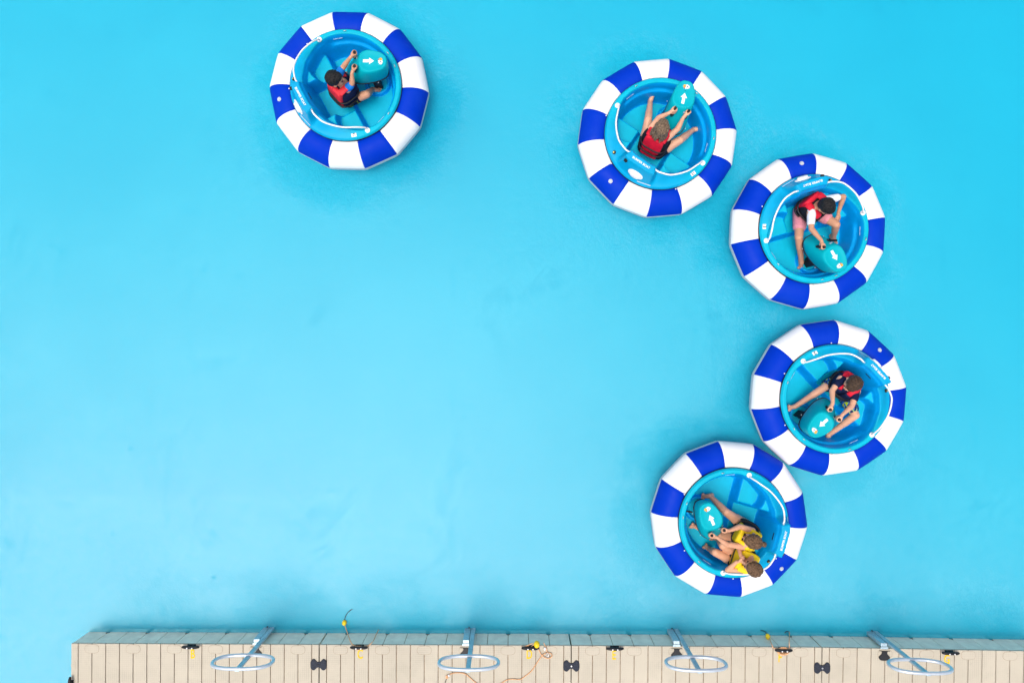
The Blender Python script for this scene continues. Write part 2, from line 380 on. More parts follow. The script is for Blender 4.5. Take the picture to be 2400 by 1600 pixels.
TURBID = .52
BOATS = [(808.7, 197.4), (1549.2, 314), (1909.2, 535.2), (1960.7, 935.3), (1721.7, 1226.7)]
def water_mat():
    m = bpy.data.materials.new('water'); m.use_nodes = True; t = m.node_tree
    for n in list(t.nodes): t.nodes.remove(n)
    out = t.nodes.new('ShaderNodeOutputMaterial'); g = t.nodes.new('ShaderNodeNewGeometry')
    tr = t.nodes.new('ShaderNodeBsdfTransparent'); tr.inputs[0].default_value = (.93, .985, 1, 1)
    gl = t.nodes.new('ShaderNodeBsdfGlossy'); gl.inputs['Roughness'].default_value = .42
    fr = t.nodes.new('ShaderNodeFresnel'); fr.inputs['IOR'].default_value = 1.40
    mx = t.nodes.new('ShaderNodeMixShader')
    def noise(sc, det, dist=0, rough=.55):
        n = t.nodes.new('ShaderNodeTexNoise'); n.inputs['Scale'].default_value = sc; n.inputs['Detail'].default_value = det; n.inputs['Distortion'].default_value = dist
        n.inputs['Roughness'].default_value = rough
        t.links.new(g.outputs['Position'], n.inputs['Vector']); return n
    rip = noise(13, 7, 1.6, .62); msk = noise(.9, 3)
    def mth(op, x, y=None):
        n = t.nodes.new('ShaderNodeMath'); n.operation = op
        for i, v in enumerate((x, y)):
            if v is None: continue
            if isinstance(v, (int, float)): n.inputs[i].default_value = v
            else: t.links.new(v, n.inputs[i])
        return n.outputs[0]
    def rng(src, a, b_, c, d):
        n = t.nodes.new('ShaderNodeMapRange'); n.inputs[1].default_value = a; n.inputs[2].default_value = b_; n.inputs[3].default_value = c; n.inputs[4].default_value = d
        t.links.new(src, n.inputs[0]); return n.outputs[0]
    near = None
    for px, py in BOATS:                       # churned water round each turning boat
        q = P(px, py, .5); vm = t.nodes.new('ShaderNodeVectorMath'); vm.operation = 'DISTANCE'; vm.inputs[1].default_value = (q.x, q.y, 0)
        t.links.new(g.outputs['Position'], vm.inputs[0]); e = rng(vm.outputs['Value'], .95, 1.55, 1, 0)
        near = e if near is None else mth('MAXIMUM', near, e)
    sx = t.nodes.new('ShaderNodeSeparateXYZ'); t.links.new(g.outputs['Position'], sx.inputs[0])
    near = mth('MAXIMUM', near, mth('MULTIPLY', rng(sx.outputs[1], -3.6, -2.8, .75, 0), rng(sx.outputs[0], -5.2, -4.4, 0, 1)))
    near = mth('MULTIPLY', near, rng(msk.outputs['Fac'], .40, .60, .12, 1))
    bp = t.nodes.new('ShaderNodeBump'); bp.inputs['Distance'].default_value = .085
    t.links.new(mth('ADD', mth('MULTIPLY', near, 1.1), .10), bp.inputs['Strength']); t.links.new(rip.outputs['Fac'], bp.inputs['Height'])
    t.links.new(bp.outputs[0], gl.inputs['Normal'])
    t.links.new(fr.outputs[0], mx.inputs[0]); t.links.new(tr.outputs[0], mx.inputs[1]); t.links.new(gl.outputs[0], mx.inputs[2])
    # slightly turbid water: part of the light is scattered back just below the surface
    df = t.nodes.new('ShaderNodeBsdfDiffuse'); df.inputs[0].default_value = (.0, .47, .69, 1)
    b2 = t.nodes.new('ShaderNodeBump'); b2.inputs['Distance'].default_value = .035; t.links.new(mth('ADD', mth('MULTIPLY', near, .55), .05), b2.inputs['Strength']); t.links.new(rip.outputs['Fac'], b2.inputs['Height'])
    t.links.new(b2.outputs[0], df.inputs['Normal'])
    m2 = t.nodes.new('ShaderNodeMixShader'); m2.inputs[0].default_value = TURBID
    t.links.new(tr.outputs[0], m2.inputs[1]); t.links.new(df.outputs[0], m2.inputs[2]); t.links.new(m2.outputs[0], mx.inputs[1])
    t.links.new(mx.outputs[0], out.inputs['Surface'])
    va = t.nodes.new('ShaderNodeVolumeAbsorption'); va.inputs['Color'].default_value = (.0, .925, .975, 1); va.inputs['Density'].default_value = .62
    t.links.new(va.outputs[0], out.inputs['Volume'])
    return m
bm = bmesh.new(); box(bm, -72, 72, -72, 72, -4, 0)
tag(part('pool_water', bm, water_mat(), None), 'calm rippled turquoise pool water', 'water', kind='structure')

# ------------------------------------------------------------------ the floating dock
DZ = .34
EDGE = [(166, 1507), (748, 1510), (1339, 1512), (1927, 1516.5), (2515, 1527)]
PITCH = .508
SIDE_D = .03
def dock_section(i, label):
    a = P(*EDGE[i], DZ); b = P(*EDGE[i+1], DZ)
    d = b-a; L = d.length; ang = math.atan2(d.y, d.x)
    root = thing('dock_section', label, 'dock', (a.x, a.y, 0), ang, 'floating dock sections')
    g = .006; D = 1.0
    L0, L1 = g, L-g
    bm = bmesh.new(); box(bm, L0+.012, L1-.012, -D+.01, -.012, -.10, DZ-.014)
    part('float_body', bm, M['groove'], root)
    # deck boards: each groove is a real gap; every third groove stops short at a round pocket
    p = (L1-L0)/6
    xs = [L0]
    for k in range(6):
        for f in (-1/3, 0, 1/3): xs.append(L0+p*(k+.5+f))
    xs.append(L1)
    gw = .0042
    for k in range(len(xs)-1):
        x0 = xs[k]+(gw if k else 0); x1 = xs[k+1]-(gw if k < len(xs)-2 else 0)
        bm = bmesh.new(); box(bm, x0, x1, -D, 0, DZ-.03, DZ, bev=.004)
        part('deck_board', bm, M['deck'], root)
    for k in range(6):
        cx = L0+p*(k+.5); n = 24
        bm = bmesh.new()      # pocket lid: a flat-fronted rounded plug with a thin gap line round it
        def outl(s, z): return [(cx+(.085+s)*math.copysign(abs(math.cos(t))**.7, math.cos(t)), -.062+(.052+s)*math.copysign(abs(math.sin(t))**.7, math.sin(t)), z) for t in [2*math.pi*q/n for q in range(n)]]
        ring_loft(bm, [outl(0, DZ-.02), outl(0, DZ+.0016), outl(-.003, DZ+.0026)])
        part('pocket_lid', bm, M['deck'], root)
        bm = bmesh.new(); ring_loft(bm, [outl(.0028, DZ-.02), outl(.0028, DZ+.0008)])
        part('pocket_gap', bm, M['groove'], root)
    # side panels facing the pool, with notches at the waterline below the pockets
    for k in range(12):
        x0 = L0+p*k/2; x1 = x0+p/2
        nl = .028 if k % 2 else .004; nr = .028 if k % 2 == 0 else .004
        prof = [(x0+.004, DZ-.032), (x0+.004, .05), (x0+nl, .015), (x0+nl, -.10), (x1-nr, -.10), (x1-nr, .015), (x1-.004, .05), (x1-.004, DZ-.032)]
        bm = bmesh.new()
        y0 = -.022
        back = [bm.verts.new((x, y0-.03, z)) for x, z in prof]; fr = [bm.verts.new((x, y0+.018, z)) for x, z in prof]
        bm.faces.new(fr); bm.faces.new(list(reversed(back)))
        for q in range(len(prof)): bm.faces.new((fr[q-1], fr[q], back[q], back[q-1]))
        part('side_panel', bm, M['deck_side'], root)
    return root
sec = [dock_section(0, 'beige dock section at the free left end of the dock, marked B'),
       dock_section(1, 'beige dock section with painted letters C and D between two seams'),
       dock_section(2, 'beige dock section with painted letters E and F between two seams'),
       dock_section(3, 'beige dock section at the right edge of the picture, marked G')]
# end face panels and lid of the free end
bm = bmesh.new()
disc(bm, (0, 0), .052, -.02, .0022, 22, .55, 1)
o = part('pocket_lid', bm, M['deck'], sec[0], loc=(.034, -.265, DZ))

def sec_at(x): return sec[0] if x < 748 else sec[1] if x < 1339 else sec[2] if x < 1927 else sec[3]
def rot_at(x): return sec_at(x).rotation_euler[2]
# painted letters
for ch, px, py in (('B', 451.5, 1532.5), ('C', 844, 1533), ('D', 1240.5, 1533.5), ('E', 1439, 1535), ('F', 1828, 1541), ('G', 2219.5, 1545)):
    s = sec_at(px); w = P(px, py, DZ+.0025)
    o = link('painted_letter', text_mesh(ch, .165, .0006, M['yellow'], 'painted_letter'), s)
    l = Matrix.Rotation(-s.rotation_euler[2], 4, 'Z') @ Vector((w.x-s.location.x, w.y-s.location.y, 0))
    o.location = (l.x, l.y, DZ+.0022); o.scale = (.62, .95, 1); o['label'] = 'yellow painted letter '+ch

# cleats
def cleat_meshes():
    bm = bmesh.new()
    pts = spline([(-.105, 0, .032), (-.07, 0, .046), (0, 0, .05), (.07, 0, .046), (.105, 0, .032)], 5)
    n = len(pts); tube(bm, pts, [.009+.010*math.sin(math.pi*i/(n-1))**.5 for i in range(n)], 10)
    horn = mesh_of(bm, 'horn', M['black'], True)
    bm = bmesh.new(); box(bm, -.052, .052, -.022, .022, 0, .012, bev=.004)
    for s in (-1, 1): disc(bm, (s*.03, 0), .017, .010, .045, 12)
    base = mesh_of(bm, 'base', M['black'])
    bm = bmesh.new(); disc(bm, (0, 0), .0085, 0, .006, 10, bev=.002)
    bolt = mesh_of(bm, 'bolt', M['white_plastic'])
    return horn, base, bolt
CM = cleat_meshes()
def cleat(px, py, label, rz=0):
    w = P(px, py-4, DZ)
    r = thing('dock_cleat', label, 'cleat', (w.x, w.y, DZ+.001), rz, 'black cleats along the dock edge')
    link('base', CM[1], r); link('horn', CM[0], r)
    for s in (-1, 1): link('bolt', CM[2], r, (s*.03, -.002, .068))
    return r
CL = {}
for ch, px, py, lab in (('B', 450, 1516, 'black cleat above the yellow letter B'), ('C', 843, 1517, 'black cleat above the yellow letter C with a rope wound on it'),
                   ('D', 1243, 1518.5, 'black cleat above the yellow letter D beside the yellow float'), ('E', 1440, 1519.5, 'bare black cleat above the yellow letter E'),
                   ('F', 1834, 1523.5, 'black cleat above the yellow letter F wrapped in an orange coil'), ('G', 2223.5, 1530, 'black cleat above the yellow letter G near the right edge')):
    CL[ch] = cleat(px, py, lab, rot_at(px))
cleat(169, 1606, 'black cleat on the left end of the dock, cut by the frame', R(90))

# dog-bone couplers on the seams
def dogbone(bm, half=False):
    n = 64; top = []
    def out(s, z):
        pts = []
        for k in range(n):
            t = 2*math.pi*k/n; c, sn = math.cos(t), math.sin(t)
            x = .098*math.copysign(abs(c)**.62, c)
            w = lerp(.030, .073, ss(.008, .062, abs(x)))
            y = w*math.copysign(abs(sn)**.55, sn)
            if half: x = max(x, -.02)
            pts.append((x*(1+s*8), y*(1+s*8), z))
        return pts
    ring_loft(bm, [out(0, 0), out(0, .008), out(-.008, .014)])
for k, (px, py, lab) in enumerate(((747, 1556, 'black dog-bone coupler on the seam between letters B and C'), (1339, 1559, 'black dog-bone coupler on the seam between letters D and E'),
                        (1926.5, 1564, 'black dog-bone coupler on the seam between letters F and G'))):
    w = P(px, py, DZ)
    r = thing('dock_coupler', lab, 'coupler', (w.x, w.y, DZ), rot_at(px-5), 'black couplers on the dock seams')
    bm = bmesh.new(); dogbone(bm); part('plate', bm, mat('coupler_rubber', (.022, .028, .045), .7, .3, noise=(60, .5), bump=(90, .5, .004)) if k == 0 else M['coupler'], r)
    if k == 0: M['coupler'] = bpy.data.materials['coupler_rubber']
    bm = bmesh.new(); disc(bm, (0, 0), .011, .013, .019, 14, bev=.003); part('bolt', bm, M['steel'] if k else M['black'], r)

# boarding loops: a bent pipe loop on an upright bar, clamped to the dock side
def rail_mesh():
    bm = bmesh.new(); pts = []
    hw, hh, zc, rr = .335, .165, DZ+.60, .15
    for k in range(48):
        t = 2*math.pi*k/48; c, s = math.cos(t), math.sin(t)
        pts.append((hw*math.copysign(abs(c)**.75, c), 0, zc+hh*math.copysign(abs(s)**.85, s)))
    tube(bm, pts, .0195, 12, closed=True)
    loop = mesh_of(bm, 'loop', M['alu'], True)
    bm = bmesh.new(); box(bm, -.026, .026, -.052, -.026, -.12, DZ+.77, bev=.004)
    post = mesh_of(bm, 'post', M['galv'])
    bm = bmesh.new(); box(bm, -.037, .037, -.075, -.03, -.05, DZ-.004, bev=.004); box(bm, -.045, .045, -.10, -.075, DZ-.004, DZ+.004, bev=.001)
    br = mesh_of(bm, 'bracket', M['galv'])
    bm = bmesh.new(); dogbone(bm, True)
    blk = mesh_of(bm, 'coupler_block', M['black'])
    bm = bmesh.new(); disc(bm, (0, 0), .010, 0, .010, 8); bolt = mesh_of(bm, 'bolt', M['black'])
    return loop, post, br, blk, bolt
RM = rail_mesh()
for px, py, lab in ((601, 1507.5, 'oval pipe boarding loop on the dock between letters B and C'), (1092, 1509.5, 'oval pipe boarding loop on the dock between letters C and D'),
                    (1586, 1511.5, 'oval pipe boarding loop on the dock between letters E and F'), (2072.5, 1517, 'oval pipe boarding loop on the dock just left of letter G')):
    w = P(px, py, DZ)
    r = thing('boarding_loop', lab, 'handrail', (w.x, w.y, 0), rot_at(px), 'boarding loops along the dock')
    link('bracket', RM[2], r, (0, .085, 0))
    link('post', RM[1], r, (.072, .085, 0))
    link('loop', RM[0], r, (.072, .062, 0))
    link('coupler_block', RM[3], r, (0, -.055, DZ+.001), (0, 0, R(-90)))
    for k, dx in enumerate((-.018, .018)): link('bolt', RM[4], r, (dx, .066, -.02+.04*k), (R(-90), 0, 0))

# ropes
def rope(name, label, loc_px, chains, extra=None, r=.0052, m='rope_orange'):
    w = P(*loc_px, DZ)
    root = thing(name, label, 'rope', (w.x, w.y, DZ), 0, 'mooring ropes on the dock')
    bm = bmesh.new()
    for ch in chains: tube(bm, [q-root.location for q in spline([P(*c) for c in ch], 7)], r, 7)
    part('rope_line', bm, M[m], root, True)
    return root
def floatball(root, px, py, z, rad=.03):
    w = P(px, py, z)-root.location
    bm = bmesh.new(); sphere(bm, (0, 0, 0), (rad, rad, rad*1.2), None, 18); part('float_ball', bm, M['yellow_float'], root, True, loc=w, rot=(R(50), 0, 0))
def coil(root, px, py, n, rx, ry, m='rope_orange'):
    w = P(px, py, DZ)-root.location
    bm = bmesh.new()
    for k in range(n):
        pts = []
        for q in range(20):
            t = 2*math.pi*q/20
            pts.append(w+Vector((rx*(1+.22*k/n+.05*math.sin(3*t+k))*math.cos(t), ry*(.55+.7*k/n)*math.sin(t), .02+.010*(k % 3))))
        tube(bm, pts, .0065, 6, closed=True)
    part('coil', bm, M[m], root, True)
d1 = DZ+.02
r = rope('mooring_rope', 'pale rope with a yellow float hanging over the dock edge at letter C', (843, 1515), [
    [(843, 1514, DZ+.03), (829, 1511, DZ+.02), (821, 1501, DZ-.02), (815, 1484, .12), (808, 1464, .03)],
    [(845, 1514, DZ+.03), (861, 1513, DZ+.02), (874, 1502, DZ-.01), (881, 1487, .15), (886, 1477, .02), (888, 1470, -.06)]], m='rope_tan')
floatball(r, 807, 1458.5, .02, .029); coil(r, 843, 1514, 3, .05, .02)
bm = bmesh.new(); tube(bm, [q-r.location for q in spline([P(807, 1455, 0.004), P(809, 1446, .003), P(814, 1436, .003), P(822, 1429, .003), P(826, 1427, .003)], 5)], .005, 5); part('wet_line', bm, M['black'], r, True)
r = rope('mooring_rope', 'orange rope with a yellow float and snap ring lying on the dock at letter D', (1243, 1517), [
    [(1243, 1516, d1), (1252, 1509, d1), (1258, 1508, d1), (1264, 1524, d1), (1271, 1536, d1), (1284, 1542, d1), (1293, 1538, d1), (1292, 1531, d1), (1283, 1529, d1), (1272, 1534, d1), (1258, 1553, DZ+.01), (1246, 1571, DZ+.01), (1230, 1584, DZ+.01), (1219, 1591, DZ+.01), (1205, 1590.5, DZ+.01), (1189, 1592, DZ+.01), (1172, 1602, DZ+.01)],
    [(1274, 1505, d1), (1279, 1515, d1), (1283, 1528, d1)],
    [(1240, 1512, d1), (1230, 1514, d1), (1250, 1506, d1+.01)]], m='rope_orange')
floatball(r, 1258, 1509, DZ+.05, .036)
bm = bmesh.new(); tube(bm, [(.016*math.cos(2*math.pi*k/16), .020*math.sin(2*math.pi*k/16), 0) for k in range(16)], .004, 6, closed=True); part('ring', bm, M['steel'], r, True, loc=P(1283, 1534, d1+.015)-r.location)
bm = bmesh.new(); sphere(bm, (0, 0, 0), (.016, .02, .016)); part('bead', bm, M['white_plastic'], r, True, loc=P(1277, 1519.5, d1+.012)-r.location)
r = rope('mooring_rope', 'short orange rope with a clip lying below the second boarding loop', (1066, 1582), [
    [(1049, 1583, DZ+.012), (1056, 1578.5, DZ+.012), (1068, 1575.5, DZ+.012), (1082, 1576, DZ+.012), (1091, 1579, DZ+.012), (1099, 1585, DZ+.012), (1108, 1593, DZ+.012), (1122, 1604, DZ+.012)]], m='rope_orange')
bm = bmesh.new(); sphere(bm, (0, 0, 0), (.016, .022, .014)); part('clip', bm, M['rope_orange'], r, True, loc=P(1047.5, 1585.5, DZ+.02)-r.location)
bm = bmesh.new(); sphere(bm, (0, 0, 0), (.014, .014, .012)); part('bead', bm, M['white_plastic'], r, True, loc=P(1052, 1582, DZ+.02)-r.location)
bm = bmesh.new(); tube(bm, [P(1046.5, 1589, DZ+.01)-r.location, P(1044, 1596, DZ+.01)-r.location, P(1042, 1604, DZ+.01)-r.location], .004, 5); part('hook_line', bm, M['black'], r)
r = rope('mooring_rope', 'orange rope coiled under the cleat at letter F with a yellow float', (1834, 1522), [
    [(1832, 1521, d1), (1814, 1518, DZ+.02), (1808, 1507, DZ-.02), (1803, 1495, .15), (1800, 1488, .06)],
    [(1838, 1521, d1), (1849, 1518, DZ+.02), (1849.5, 1503, DZ), (1850, 1488, .12), (1850, 1480, .02)]], m='rope_orange')
floatball(r, 1799.5, 1490.5, .10, .029); coil(r, 1833.5, 1522.5, 5, .058, .042)
for q in ([(1797, 1485, .004), (1793, 1479, .003), (1787, 1477, .003), (1782, 1477, .003)], [(1850, 1480, .004), (1843, 1479, .003), (1839, 1482, .003)]):
    bm = bmesh.new(); tube(bm, [c-r.location for c in spline([P(*c) for c in q], 5)], .005, 5); part('wet_line', bm, M['black'], r, True)

# ------------------------------------------------------------------ bumper boats
RH = .667
PIV = .355
def hull_h(x, y):
    r = math.hypot(x, y); al = abs(math.degrees(math.atan2(y, -x)))     # al: angle away from the back
    rc = interp(al, [0, 20, 40, 62, 88, 100, 180], [.46, .475, .50, .535, .585, .60, .60])
    zc = interp(al, [0, 19.5, 27, 60, 88, 180], [.76, .76, .575, .535, .50, .50])
    paint = 2
    if r >= rc:
        rf = rc+.10*ss(26, 20, al)
        z = zc
        if r > rf: z = lerp(zc, .50, ss(rf-.02, .648, r) if zc > .505 else 0)
        if r > .642: z -= .03*((r-.642)/.025)**2
        if rc < r < rc+.012: z -= .012*((rc+.012-r)/.012)**2
        return z, paint
    d = rc-r
    f = ss(84, 104, al)
    zf = interp(d, [0, .012, .026, .048, .105], [zc-.012, zc-.04, zc-.135, zc-.15, .08])
    zb = interp(d, [0, .015, .085+.04*ss(30, 15, al)], [zc-.012, zc-.05, .08])
    zw = lerp(zb, zf, f)
    ay = abs(y)
    mf = ss(-.055, .0, x)
    mc = ss(.245, .195, ay)
    q = (abs(x+.055)/.235)**3+(abs(ay-.385)/.19)**3
    ms = ss(1.3, .85, q)
    rear = lerp(.45, .27, ms); rear = lerp(rear, .165, mc)
    zi = lerp(rear, .08, mf)
    h = math.hypot(x-PIV, y)
    if h < .17: zi = lerp(zi, .135, ss(.165, .15, h)); zi = lerp(zi, .05, ss(.125, .112, h))
    return max(zi, zw), 0
def hull_mesh():
    NA, NR = 288, 96
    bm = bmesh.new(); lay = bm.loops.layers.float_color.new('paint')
    rad = [RH*(i/NR)**.82 for i in range(1, NR+1)]
    pos = {}
    c = bm.verts.new((0, 0, hull_h(0, 0)[0])); rows = []
    for rr in rad:
        row = []
        for k in range(NA):
            t = 2*math.pi*k/NA; x, y = rr*math.cos(t), rr*math.sin(t)
            row.append(bm.verts.new((x, y, hull_h(x, y)[0])))
        rows.append(row)
    for k in range(NA): bm.faces.new((c, rows[0][k], rows[0][(k+1) % NA]))
    for a, b in zip(rows, rows[1:]):
        for k in range(NA): bm.faces.new((a[k], b[k], b[(k+1) % NA], a[(k+1) % NA]))
    last = rows[-1]
    for rr, z in ((RH+.002, .455), (RH-.012, .44), (.60, .40), (.52, .16), (.48, -.12)):
        row = [bm.verts.new((rr*math.cos(2*math.pi*k/NA), rr*math.sin(2*math.pi*k/NA), z)) for k in range(NA)]
        for k in range(NA): bm.faces.new((last[k], row[k], row[(k+1) % NA], last[(k+1) % NA]))
        last = row
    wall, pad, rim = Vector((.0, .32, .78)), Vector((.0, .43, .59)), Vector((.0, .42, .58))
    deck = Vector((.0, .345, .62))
    cache = {}
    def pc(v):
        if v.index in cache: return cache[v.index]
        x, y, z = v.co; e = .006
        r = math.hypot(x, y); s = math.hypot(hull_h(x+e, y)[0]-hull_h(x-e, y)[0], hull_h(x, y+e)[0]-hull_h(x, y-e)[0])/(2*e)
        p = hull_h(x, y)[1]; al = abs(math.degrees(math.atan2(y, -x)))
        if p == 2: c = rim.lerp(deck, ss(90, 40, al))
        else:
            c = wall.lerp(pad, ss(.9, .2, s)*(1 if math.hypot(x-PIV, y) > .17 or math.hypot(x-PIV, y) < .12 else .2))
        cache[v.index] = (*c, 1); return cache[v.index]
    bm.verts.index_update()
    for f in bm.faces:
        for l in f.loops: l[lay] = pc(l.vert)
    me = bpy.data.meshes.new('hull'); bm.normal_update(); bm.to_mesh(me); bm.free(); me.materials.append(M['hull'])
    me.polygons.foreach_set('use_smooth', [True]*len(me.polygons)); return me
def seg_mesh(col):
    NS = 14; half = math.pi/NS; Ro = .972; rt = .205; Rc = Ro-rt; zc = .252
    bm = bmesh.new(); n = 32; rings = []
    ts = [-1, -.985, -.95, -.7, -.35, 0, .35, .7, .95, .985, 1]
    apo = Rc*math.cos(half); hl = Rc*math.sin(half)
    for t in ts:
        infl = 1-.035*max(0, (abs(t)-.93)/.07)**1.5+.006*(1-t*t)
        ring = []
        for k in range(n):
            a = 2*math.pi*k/n
            dr = rt*infl*math.cos(a); dz = rt*1.0*infl*math.sin(a)
            rr = max(apo+dr, .612)
            yy = t*(rr*math.tan(half))*.9995
            ring.append((rr, yy, zc+dz))
        rings.append(ring)
    vr = [[bm.verts.new(p) for p in rg] for rg in rings]
    for a, b in zip(vr, vr[1:]):
        for i in range(n):
            j = (i+1) % n; f = bm.faces.new((a[i], a[j], b[j], b[i]))
            ang = (math.degrees(2*math.pi*(i+.5)/n)+180) % 360-180
            f.material_index = 1 if -110 < ang < 7 else 0
    return mesh_of(bm, 'tube_segment', [col, M['vinyl_grey']], True)
def pod_meshes():
    def outline(z, re, fr, hr, hf, n=44):
        pts = []
        for k in range(n):
            t = 2*math.pi*k/n; c, s = math.cos(t), math.sin(t)
            u = math.copysign(abs(c)**.72, c); x = lerp(re, fr, (u+1)/2)
            hw = lerp(hr, hf, ss(-.5, 1.2, u))
            pts.append((x, hw*math.copysign(abs(s)**.72, s), z))
        return pts
    lv = [(.435, -.305, .195, .148, .098), (.45, -.318, .208, .158, .106), (.50, -.295, .222, .160, .110), (.58, -.245, .236, .159, .112), (.66, -.185, .246, .156, .112),
          (.72, -.132, .252, .152, .110), (.755, -.108, .250, .147, .106), (.770, -.090, .240, .136, .098), (.772, -.075, .230, .126, .090), (.764, -.060, .216, .110, .078), (.765, -.02, .16, .06, .04)]
    bm = bmesh.new(); ring_loft(bm, [outline(*l) for l in lv])
    cowl = mesh_of(bm, 'cowl', M['pod'], True, 50)
    bm = bmesh.new(); ring_loft(bm, [outline(.418, -.312, .202, .155, .103), outline(.436, -.328, .216, .165, .112), outline(.442, -.326, .215, .163, .110)])
    base = mesh_of(bm, 'base_plate', M['black'])
    bm = bmesh.new(); disc(bm, (0, 0), .05, -.2, .42, 16); disc(bm, (-.02, .03), .028, .0, .42, 10); box(bm, -.03, .07, -.075, -.05, .05, .42)
    col = mesh_of(bm, 'motor_column', M['black'])
    bm = bmesh.new(); tube(bm, spline([(0, 0, 0), (.004, 0, .04), (.018, 0, .10), (.03, 0, .175)], 4), [.013]*4+[.016]*9, 12)
    grip = mesh_of(bm, 'handle', M['black'], True)
    bm = bmesh.new(); tube(bm, [(.028*math.cos(2*math.pi*k/20), .019*math.sin(2*math.pi*k/20), 0) for k in range(20)], .004, 6, closed=True)
    slot = mesh_of(bm, 'slot_ring', M['shade_slot_dark'], True)
    def flat(pts, z, m, name, th=.0012):
        bm = bmesh.new(); ring_loft(bm, [[(x, y, z) for x, y in pts], [(x, y, z+th) for x, y in pts]]); return mesh_of(bm, name, m)
    arrow = flat([(-.045, -.018), (.032, -.018), (.032, -.041), (.092, 0), (.032, .041), (.032, .018), (-.045, .018)], .766, M['white_decal'], 'arrow')
    sp = []
    for k in range(26):
        t = 2*math.pi*k/26; q = .046 if k % 2 else .032
        if math.cos(t-1.2) > .2: q *= .82
        sp.append((.172+q*.72*math.cos(t), q*1.15*math.sin(t)))
    emb = flat(sp, .7662, M['white_decal'], 'emblem')
    e2 = flat([(.174+.020*math.cos(t), .020+.018*math.sin(t)) for t in [2*math.pi*k/14 for k in range(14)]], .7677, M['emb_orange'], 'emblem_patch')
    e3 = flat([(.172+.008*math.cos(t), -.014+.008*math.sin(t)) for t in [2*math.pi*k/10 for k in range(10)]], .7677, M['emb_blue'], 'emblem_dot')
    e4 = flat([(.150+.008*math.cos(t), .018+.007*math.sin(t)) for t in [2*math.pi*k/10 for k in range(10)]], .7677, M['emb_red'], 'emblem_dot')
    hole = flat([(.119+.0045*math.cos(t), .0045*math.sin(t)) for t in [2*math.pi*k/10 for k in range(10)]], .7662, M['ink'], 'screw_hole')
    lab = flat([(-.012, -.022), (.012, -.022), (.012, .022), (-.012, .022)], 0, M['pale_decal'], 'switch_label')
    bm = bmesh.new(); disc(bm, (0, 0), .006, 0, .005, 8); rivet = mesh_of(bm, 'rivet', M['white_plastic'])
    return dict(cowl=cowl, base=base, col=col, grip=grip, slot=slot, arrow=arrow, emb=emb, e2=e2, e3=e3, e4=e4, hole=hole, lab=lab, rivet=rivet)
def fit_frame(x, y, d=.02):                     # frame lying on the hull surface, x outwards
    z = hull_h(x, y)[0]; r = math.hypot(x, y); ux, uy = x/r, y/r
    dz = (hull_h(x+ux*d, y+uy*d)[0]-hull_h(x-ux*d, y-uy*d)[0])/(2*d)
    X = Vector((ux, uy, dz)).normalized(); Y = Vector((-uy, ux, 0)); Z = X.cross(Y)
    m = Matrix((X, Y, Z)).transposed().to_4x4(); m.translation = (x, y, z); return m
def polar(al, r): a = math.pi-R(al); return r*math.cos(a), r*math.sin(a)     # al>0 : towards the boat's left when looking forward from the back
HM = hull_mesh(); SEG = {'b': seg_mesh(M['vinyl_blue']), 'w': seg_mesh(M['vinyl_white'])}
PM = pod_meshes()
bm = bmesh.new(); ring_loft(bm, [[((RH+a)*math.cos(2*math.pi*k/96), (RH+a)*math.sin(2*math.pi*k/96), z) for k in range(96)] for a, z in ((-.06, .425), (.0045, .425), (.0045, .467), (-.06, .467))], True, False, False)
RIM_SHADE = mesh_of(bm, 'rim_shade_band', M['shade_slot_dark'])  # dark band painting in the shaded gap between hull rim and tube
def handrail_mesh(s):
    pts = [(*polar(s*88, .605), .50), (*polar(s*87, .592), .555), (*polar(s*79, .575), .62), (*polar(s*62, .565), .672), (*polar(s*42, .557), .715), (*polar(s*28, .53), .725), (*polar(s*21, .508), .722)]
    bm = bmesh.new(); tube(bm, spline(pts, 7), .0098, 10); return mesh_of(bm, 'handrail', M['white_plastic'], True)
HR = {s: handrail_mesh(s) for s in (-1, 1)}
bm = bmesh.new(); disc(bm, (0, 0), .031, 0, .010, 20, bev=.003); FLANGE = mesh_of(bm, 'flange', M['white_plastic'], True, 40)
bm = bmesh.new(); disc(bm, (0, 0), .005, 0, .014, 8); SCREW = mesh_of(bm, 'screw', M['steel'])
bm = bmesh.new(); ring_loft(bm, [[(q*.062*math.cos(t), q*.098*math.sin(t), z) for t in [2*math.pi*k/36 for k in range(36)]] for q, z in ((1, 0), (1, .008), (.95, .012), (.72, .013), (.62, .035), (.5, .04))])
HATCH = mesh_of(bm, 'vent_cover', M['white_plastic'], True, 35)
bm = bmesh.new(); disc(bm, (0, 0), .024, 0, .012, 20, bev=.004); box(bm, -.006, .006, -.018, .018, .01, .026); KNOB = mesh_of(bm, 'switch_knob', M['black'])
bm = bmesh.new(); disc(bm, (0, 0), .021, 0, .014, 18, bev=.004); PLUG = mesh_of(bm, 'charge_plug', M['black'])
bm = bmesh.new(); disc(bm, (0, 0), .009, .013, .020, 10); PLUG2 = mesh_of(bm, 'plug_contact', M['brass'])
bm = bmesh.new(); box(bm, -.020, .020, -.030, .030, 0, .0025); PLATE = mesh_of(bm, 'number_plate', M['white_decal'])
bm = bmesh.new(); box(bm, -.002, .002, -.055, .055, -.022, .022); LABEL = mesh_of(bm, 'safety_label', M['pale_decal'])
bm = bmesh.new(); box(bm, -.008, .008, -.085, .085, 0, .002); STRIP = mesh_of(bm, 'label_strip', M['pale_decal'])
bm = bmesh.new(); tube(bm, spline([(0, -.016, 0), (0, -.015, .014), (0, 0, .018), (0, .015, .014), (0, .016, 0)], 4), .0045, 8); EYE = mesh_of(bm, 'tie_ring', M['steel'], True)
bm = bmesh.new(); box(bm, -.005, .005, -.042, .042, 0, .004); VENT = mesh_of(bm, 'vent_slot', M['ink'])
